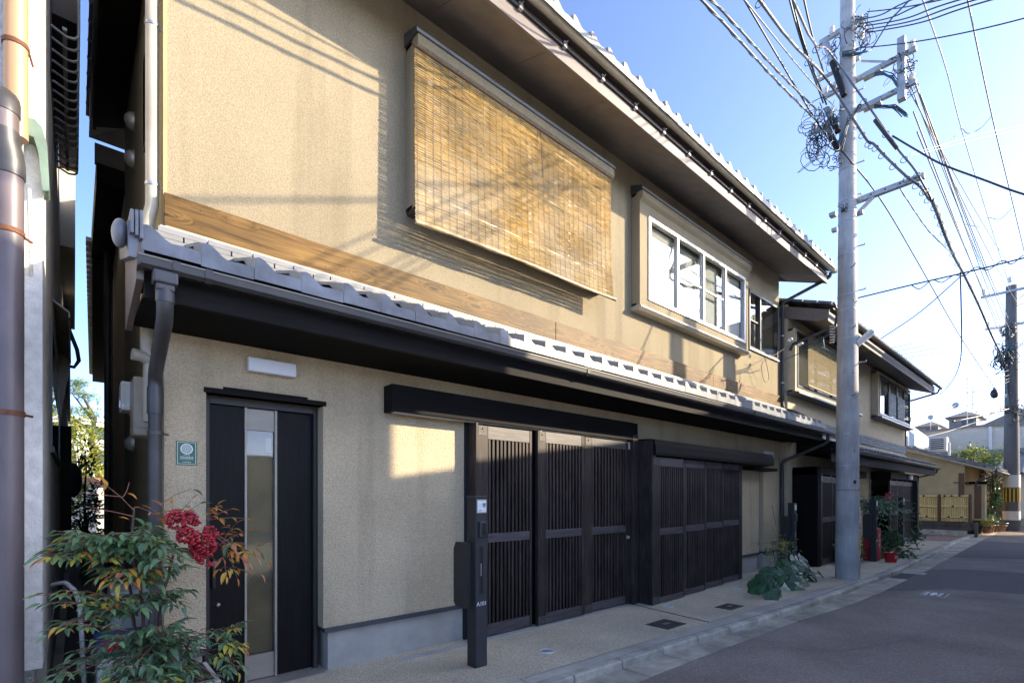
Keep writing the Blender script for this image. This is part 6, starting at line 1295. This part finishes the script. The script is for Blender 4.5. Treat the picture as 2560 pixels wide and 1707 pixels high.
# upper left umbrella of green fronds
for k in range(24):
    x = rp.uniform(125, 475); y = rp.uniform(1308, 1392); fan(rp.uniform(300, 390), rp.uniform(1345, 1385), 3.70, [(x, y, rp.uniform(3.45, 3.85))], green, .064)
for k in range(9): fan(rp.uniform(250, 400), rp.uniform(1330, 1370), 3.68, [(rp.uniform(170, 470), rp.uniform(1330, 1420), rp.uniform(3.4, 3.6))], green, .07)
fan(330, 1390, 3.68, [(105, 1398, 3.55), (130, 1382, 3.6), (250, 1408, 3.5)], mixed, .062); fan(250, 1390, 3.6, [(112, 1402, 3.55)], yel, .06)
fan(335, 1420, 3.66, [(262, 1448, 3.45), (300, 1458, 3.45), (345, 1442, 3.45), (385, 1430, 3.5)], pickf(o=3, g=6, y=1, r=.6), .07, droop=.5)
fan(345, 1430, 3.7, [(240, 1425, 3.6), (420, 1435, 3.6), (465, 1420, 3.65), (395, 1460, 3.6)], green, .07)
# right: salmon and orange sprays against the door
for t in ((545, 1262, 3.7), (575, 1275, 3.7), (610, 1300, 3.68), (622, 1328, 3.68), (590, 1310, 3.66), (600, 1390, 3.62), (615, 1410, 3.6), (590, 1445, 3.6), (645, 1440, 3.6), (632, 1395, 3.62), (565, 1440, 3.6)):
    o_ = (rp.uniform(535, 560), rp.uniform(1300, 1380)) if t[1] > 1300 else (rp.uniform(500, 530), 1300); fan(o_[0], o_[1], 3.72, [t], orange, .056, npair=3, sub=rp.random() < .5)
for t in ((480, 1250, 3.62), (500, 1262, 3.62), (405, 1268, 3.66), (380, 1275, 3.66), (350, 1272, 3.66), (430, 1262, 3.65)): fan(430, 1310, 3.66, [t], orange, .055, npair=3, sub=False)
fan(640, 1370, 3.6, [(655, 1360, 3.6), (668, 1402, 3.6)], orange, .06, npair=2, sub=False)
# bare shoots at the top left, with a few leaves
for pts, lf in ((((335, 1275), (300, 1240), (258, 1207), (212, 1185)), ((240, 1188), (262, 1198))), (((308, 1242), (250, 1236), (206, 1231)), ()), (((308, 1242), (318, 1225), (323, 1205)), ((317, 1232),)), (((332, 1290), (280, 1278), (212, 1265)), ((295, 1292),)), (((400, 1262), (440, 1235), (480, 1221)), ((482, 1224),))):
    P3 = [npt(a, b, 3.62) for a, b in pts]; SM.tube(P3, [.0024-.0004*i for i in range(len(P3))], 4, 1, False)
    for a, b in lf: F.leaf(npt(a, b, 3.62), RT*rp.uniform(-.2, 1)+Vector((0, 0, rp.uniform(-.6, .1))), .07, 'lf_o' if a < 480 else 'lf_d')
# middle tier, sparse yellow-edged fronds
for t in ((100, 1480, 3.5), (110, 1500, 3.5), (160, 1470, 3.5), (185, 1505, 3.55), (240, 1520, 3.5), (120, 1582, 3.5), (150, 1560, 3.5), (200, 1540, 3.55), (260, 1500, 3.5)): fan(345, rp.uniform(1500, 1540), 3.72, [t], mixed if t[0] < 190 else dark, .058, droop=.5)
for t in ((420, 1500, 3.6), (470, 1480, 3.6), (450, 1520, 3.55), (300, 1500, 3.6), (330, 1530, 3.55)): fan(390, 1480, 3.7, [t], dark, .066)
# low dense tier
for k in range(34):
    x = rp.uniform(120, 600); y = rp.uniform(1545, 1720)+max(0, abs(x-370)-180)*.15; fan(rp.uniform(330, 470), rp.uniform(1560, 1640), 3.62, [(x, y, rp.uniform(3.2, 3.7))], dark, .064)
for k in range(14): fan(rp.uniform(300, 430), rp.uniform(1660, 1700), 3.5, [(rp.uniform(150, 560), rp.uniform(1660, 1790), rp.uniform(3.1, 3.4))], pickf(d=5, g=3, y=.6), .072)
fan(540, 1600, 3.5, [(606, 1560, 3.45), (600, 1620, 3.4), (590, 1680, 3.4)], pickf(y=3, g=3, o=1), .066)
F.finish(); SM.build('cane', ['bark', 'stem'], ND, fix=False)
bc = MB(); bs = MB()
def berries(cpx, cpy, Y, rx, ry, n, th_):
    c = npt(cpx, cpy, Y); s_ = 1/1248*c.dot(FW)
    for k in range(n):
        a = rp.uniform(0, 6.28); r_ = math.sqrt(rp.random()); u, v = math.cos(a)*r_*rx, math.sin(a)*r_*ry; u, v = u*math.cos(th_)-v*math.sin(th_), u*math.sin(th_)+v*math.cos(th_)
        p_ = c+RT*(u*s_)-Vector((0, 0, v*s_))-FW*rp.uniform(-.05, .05)*(1.2-r_); bc.ball(p_, .0104*rp.uniform(.85, 1.15), 7, 5)
        if k % 4 == 0: bs.tube([p_, lerp(p_, c+Vector((-.03, 0, .05)), .5)], .0012, 3, 0, False)
berries(438, 1300, 3.54, 24, 24, 75, .3); berries(480, 1295, 3.54, 26, 14, 65, .6); berries(470, 1340, 3.52, 30, 22, 100, .5); berries(508, 1362, 3.52, 36, 30, 150, .6); berries(528, 1330, 3.53, 20, 14, 50, .2); berries(500, 1395, 3.52, 36, 10, 45, .5); berries(285, 1615, 3.5, 26, 12, 26, 0)
bc.build('berries', 'berry', ND, kind='stuff', fix=False); bs.build('berry_stalk', 'stem', ND, kind='stuff', fix=False)
o = thing('planter', 'white planter trough under the heavenly bamboo, mostly hidden by leaves', 'planter', (.40, 3.72, 0))
MB().prism([(3.55, 0), (3.89, 0), (3.93, .34), (3.51, .34)], 'x', .12, .66).build('trough', 'ac', o, bev=.01); MB().box(.10, .68, 3.49, 3.95, .34, .37).build('rim', 'ac', o, bev=.006); MB().box(.13, .65, 3.53, 3.91, .372, .376).build('soil', 'soil', o)
# round-leaved plant by the pole
LG = thing('round_leaved_plant', 'clump of large glossy round leaves growing from the pavement left of the concrete pole', 'plant', (9.3, 3.35, 0))
def round_leaf(R_, mat, k):
    n = 14; vs = [(0, 0, 0)]; 
    for ring_, rr in ((1, .5), (2, 1.0)):
        for j in range(n):
            a = -math.pi+.25+(2*math.pi-.5)*j/(n-1); wob = 1+.07*math.sin(a*5+k)+.05*math.sin(a*9+2*k)
            x, y = rr*R_*wob*math.cos(a), rr*R_*wob*math.sin(a); vs.append((x+.12*R_, y, -.20*R_*(rr**2)*(abs(math.sin(a))*.7+.25)+.085*R_*rr*rr*math.sin(a*5+k)+.05*R_*abs(math.sin(a))*rr))
    f = [(0, 1+j, 2+j) for j in range(n-1)]+[(1+j, 1+n+j, 2+n+j, 2+j) for j in range(n-1)]
    m = MB(); m.add(vs, f, 0, True); return m.mesh('leaf', mat, fix=False)
RL = [round_leaf(1, ('lig', 'lig2', 'lig', 'lf_d', 'lig2')[k], k) for k in range(5)]; RD = round_leaf(1, 'lig_d', 2)
st = MB(); base = Vector((9.45, 3.35, 0))
spots = [(1905, 1462, .15), (1925, 1440, .16), (1950, 1425, .17), (1990, 1412, .17), (2008, 1408, .16), (1918, 1470, .15), (1948, 1462, .17), (1965, 1440, .16), (1980, 1450, .15), (1998, 1430, .16), (2015, 1440, .17), (1935, 1482, .15), (1962, 1475, .17), (1985, 1470, .16), (2010, 1462, .16), (2028, 1460, .14), (1990, 1398, .18), (2005, 1395, .16), (2025, 1425, .14), (1975, 1418, .15), (2040, 1468, .13), (2028, 1478, .12), (1910, 1445, .15), (1895, 1455, .14), (1940, 1450, .15), (2003, 1450, .15), (1972, 1460, .15), (2035, 1445, .12), (1922, 1425, .14), (1995, 1480, .13), (2018, 1405, .14), (1955, 1405, .13)]
spots += [(x_+rp.uniform(-14, 14), y_+rp.uniform(-9, 9), s_*rp.uniform(.7, 1)) for x_, y_, s_ in spots[:22]]
for i, (px, py, sz) in enumerate(spots):
    Yl = lerp(2.95, 3.75, max(0, min(1, (1490-py)/100)))+rp.uniform(-.1, .1); p_ = at(px, py, Y=Yl); p_.z = max(p_.z, .06)
    out = Vector((px-1965, 0, 0)); d = RT*((px-1965)/70)-FW*rp.uniform(.4, .9)+Vector((0, 0, rp.uniform(-1.1, -.1))); d = RT*((px-1965)/60+rp.uniform(-.5, .5))-FW*.3+Vector((0, 0, -.6)); m4 = frame_n(d, -FW*rp.uniform(.35, .9)+Vector((0, 0, rp.uniform(.3, .9)))+RT*((px-1965)/90+rp.uniform(-.45, .45))) @ Matrix.Scale(sz*rp.uniform(.75, 1.0), 4)
    piece('leaf', RL[i % 5], LG, p_, m4); b0 = base+Vector((rp.uniform(-.25, .35), rp.uniform(-.15, .25), 0)); st.tube([b0, lerp(b0, p_, .6)+Vector((0, 0, .1)), p_], .007, 5, 0, False)
piece('leaf', RD, LG, at(2046, 1450, Y=3.1), frame(RT-FW*.2+Vector((0, 0, -.3)), .8) @ Matrix.Scale(.12, 4), label='dry pale leaf at the right edge of the clump')
st.build('leaf_stalk', 'lf_d', LG, kind='stuff', fix=False)
rkx = at(1905, 1462, Z=.0); o = thing('edging_stone', 'grey edging stone at the left foot of the round-leaved plant', 'stone', (8.75, 3.45, 0)); MB().ball((8.75, 3.45, .02), (.22, .13, .07), 12, 6).build('stone', 'plinth', o)
# yellow-berried nandina rising from it
N3 = thing('nandina', 'thin nandina with yellow berries growing behind the round-leaved plant', 'shrub', (9.7, 3.6, 0)); F3 = Foliage(N3, 60); S3 = MB()
for a in ((1938, 1400), (1955, 1395), (1962, 1390)): S3.tube([Vector((9.7, 3.6, 0)), at(a[0], 1410, Y=3.6), at(a[0]+rp.uniform(-8, 8), 1360, Y=3.6)], [.008, .006, .003], 5, 0, False)
S3.tube([at(1940, 1312, Y=3.6), at(1930, 1262, Y=3.6)], .004, 4, 1, False)
for k in range(16):
    t = at(rp.uniform(1896, 1990), rp.uniform(1325, 1400), Y=rp.uniform(3.4, 3.8)); p0 = at(rp.uniform(1935, 1965), rp.uniform(1350, 1395), Y=3.6); spray(F3, S3, p0, t-p0, (t-p0).length, pickf(g=4, d=3, y=1.5), .06, npair=3)
F3.finish(); S3.build('cane', ['bark', 'lf_d'], N3, fix=False); q = MB()
for k in range(30): q.ball(at(1957+rp.gauss(0, 5), 1362+rp.gauss(0, 6), Y=3.5), .010, 6, 4)
q.build('berries', 'ystr', N3, kind='stuff', fix=False)
# blue-green nandina and low shrubs in front of the second house
N2 = thing('nandina', 'blue-green nandina with dark red berries in front of the second house', 'shrub', (15.2, 3.6, 0)); F2 = Foliage(N2, 150); S2 = MB()
for k in range(5): S2.tube([Vector((15.2+rp.uniform(-.2, .2), 3.6, 0)), at(2170+k*8, 1300, Y=3.55), at(2165+k*14, 1250, Y=3.5)], [.014, .012, .006], 5, 0, False)
for k in range(46):
    tx = rp.uniform(2145, 2262); ty = 1225+((tx-2200)/60)**2*26+rp.uniform(0, 60); t = at(tx, ty, Y=rp.uniform(3.3, 3.7)); p0 = at(rp.uniform(2170, 2220), rp.uniform(1250, 1285), Y=3.5)
    spray(F2, S2, p0, t-p0+Vector((0, 0, .08)), (t-p0).length, pickf(d=5, g=4), .11, npair=4)
F2.finish(); S2.build('cane', ['bark', 'lf_d'], N2, fix=False); q = MB()
for k in range(50): q.ball(at(2222+rp.gauss(0, 6), 1240+rp.gauss(0, 5), Y=3.4), .02, 6, 4)
q.build('berries', 'berry', N2, kind='stuff', fix=False)
def bush(name, lab, cat, c, r_, n, lsz, mats, group=None, trunk=None, own=0, seed=1):
    r9 = random.Random(seed); o = thing(name, lab, cat, (c[0], c[1], 0 if trunk else max(0, c[2]-r_[2])), group); m = MB(); lf = leaf_mesh('l', 1, .5, .2, .2, mats[0], 2)
    cl = [Vector((c[0]+r9.gauss(0, .5)*r_[0], c[1]+r9.gauss(0, .5)*r_[1], c[2]+r9.gauss(0, .5)*r_[2])) for _ in range(max(6, n//60))]
    for k in range(n):
        p_ = r9.choice(cl)+Vector((r9.gauss(0, .22)*r_[0], r9.gauss(0, .22)*r_[1], r9.gauss(0, .22)*r_[2])); d = (p_-Vector(c)).normalized()+Vector((r9.gauss(0, .6), r9.gauss(0, .6), r9.gauss(0, .5)))
        t = Matrix.Translation(p_) @ frame(d, r9.uniform(-1, 1)) @ Matrix.Scale(lsz*r9.uniform(.6, 1.3), 4); m.add([t @ Vector(v) for v in lf.v], lf.f, r9.randrange(len(mats)), True)
    m.build('crown' if trunk else 'foliage', mats, o, kind='stuff', fix=False)
    tk = MB(); b0 = Vector((c[0], c[1], trunk if trunk else max(0, c[2]-r_[2])))
    if trunk is not None:
        tk.tube([Vector((c[0], c[1], 0)), Vector((c[0]+.05, c[1], c[2]*.5)), Vector(c)], [.09*r_[0]+.03, .06*r_[0]+.02, .02], 8)
        for q_ in cl[:8]: tk.tube([Vector((c[0]+.03, c[1], c[2]*.6)), lerp(Vector(c), q_, .5), q_], [.03*r_[0]+.012, .02, .008], 5, 0, False)
        tk.build('trunk', 'trunk', o)
    return o
bush('low_shrub', 'low dark spreading shrub behind the red bucket', 'shrub', (15.3, 3.25, .28), (.75, .4, .32), 1500, .12, ['lig', 'hedge', 'lf_d'], None, None, 0, 3)
bush('low_shrub', 'leafy clump left of the red extinguisher box, right beside the concrete pole', 'shrub', (13.0, 3.5, .25), (.4, .3, .3), 600, .13, ['lig', 'lf_d'], None, None, 0, 4)
bush('bare_shrub', 'bare reddish twigs above the low shrub behind the extinguisher box', 'shrub', (15.6, 3.45, .8), (.5, .25, .4), 60, .05, ['stem'], None, None, 0, 5)
bush('garden_tree', 'yellow-green tree in the garden at the end of the alley', 'tree', (.15, 29, 3.1), (1.7, 1.5, 1.5), 3800, .20, ['ygreen', 'ygreen', 'hedge'], None, 1, 0, 6)
bush('ivy_shrub', 'bright yellow-green shrub before the pale garden wall', 'shrub', (-.25, 24, 1.5), (.6, .4, .5), 420, .22, ['ygreen', 'hedge'], None, 1, 0, 7)
bush('dark_shrub', 'dark leafy shrub low in the alley behind the bare shoots', 'shrub', (.12, 12, 1.0), (.28, 1.0, .7), 900, .12, ['lf_g', 'lf_d', 'hedge'], None, 1, 0, 8)
# pine
PN = thing('pine_tree', 'pine tree with flat needle pads above the alley garden', 'tree', (.8, 31, 0)); r9 = random.Random(9)
MB().tube([(.95, 31, 0), (.9, 31, 2.5), (.6, 31, 4.2), (.75, 31, 5.2), (.3, 31, 6.2)], [.2, .17, .12, .09, .04], 8).tube([(.6, 31, 4.6), (-.2, 30.8, 5.2), (-.7, 30.8, 5.6)], [.07, .05, .03], 6).tube([(.7, 31, 5.0), (.1, 31, 6.0), (-.1, 31, 6.3)], [.06, .04, .02], 6).build('trunk', 'trunk', PN)
m = MB()
for (cx, cz, rx, rz) in ((-.75, 5.65, .55, .16), (-.05, 6.4, .6, .2), (.4, 6.15, .5, .2), (-.3, 5.5, .5, .15), (.5, 5.3, .5, .2), (.15, 6.75, .35, .16), (-.1, 5.0, .4, .15), (.6, 4.6, .5, .2), (-.4, 4.4, .5, .2)):
    for k in range(130):
        p_ = Vector((cx+r9.gauss(0, .5)*rx, 31+r9.gauss(0, .4), cz+r9.gauss(0, .5)*rz))
        for j_ in range(5):
            d = Vector((r9.gauss(0, 1), r9.gauss(0, 1), r9.uniform(0, 1.4))).normalized()*.17; s_ = d.orthogonal().normalized()*.012; m.add([p_-s_, p_+s_, p_+d], [(0, 1, 2)])
m.build('needles', 'pine', PN, kind='stuff', fix=False)
bush('climbing_shrub', 'tall dark climbing shrub against the pale pillar beside the ochre house', 'shrub', (31, 2.62, 1.7), (.4, .35, .95), 1100, .14, ['hedge', 'lf_d', 'lf_d'], None, 1, 0, 10)
bush('street_tree', 'light green bushy treetop rising in front of the big tiled roof', 'tree', (32.5, 3.3, 3.2), (.9, 1.0, .62), 1500, .17, ['hedge', 'ygreen', 'hedge'], None, 1, 0, 11)
# potted plants by the ochre house
rq = random.Random(13)
for k, (X, y, r_, h, matp, lab) in enumerate(((27.0, 2.75, .20, .30, 'post', 'dark pot with bright broad leaves at the end of the bamboo fence'), (27.6, 2.52, .17, .25, 'terra', 'terracotta pot in front of the fence end'), (28.2, 2.50, .20, .28, 'terra', 'brown pot with trailing green beside the fence end'), (28.9, 2.45, .18, .26, 'iron', 'small black pot on the kerb beyond the fence'),
        (29.4, 2.55, .24, .38, 'post', 'large black pot beneath the climbing shrub'), (27.3, 2.95, .2, .5, 'conc', 'pale pot with purple flowers raised by the fence'), (30.6, 2.42, .32, .28, 'blue', 'wide blue pot with a bare bush left of the far pole'), (30.1, 2.36, .26, .2, 'terra', 'low terracotta bowl at the foot of the far pole'))):
    o = thing('potted_plant', lab, 'potted plant', (X, y, 0), 'potted plants by the ochre house')
    MB().lathe((X, y, 0), [(r_*.7, 0), (r_, h), (r_*1.08, h), (r_*1.08, h+.04), (r_*.92, h+.04), (r_*.9, h-.02), (.001, h-.02)], 14).build('pot', matp, o)
    m = MB(); lf = leaf_mesh('l', 1, .5, .2, .25, 'hedge', 2)
    for j_ in range(70 if k != 6 else 30):
        p_ = Vector((X+rq.gauss(0, .45)*r_, y+rq.gauss(0, .45)*r_, h+abs(rq.gauss(0, .18)))); t = Matrix.Translation(p_) @ frame(Vector((rq.gauss(0, 1), rq.gauss(0, 1), rq.uniform(-.1, 1.2))), 0) @ Matrix.Scale(rq.uniform(.08, .18) if k else rq.uniform(.2, .42), 4); m.add([t @ Vector(v) for v in lf.v], lf.f, rq.randrange(2), True)
    m.build('leaves', ['hedge', 'ygreen'] if k in (0, 2) else ['lf_d', 'hedge'] if k != 6 else ['bark', 'lf_d'], o, kind='stuff', fix=False)
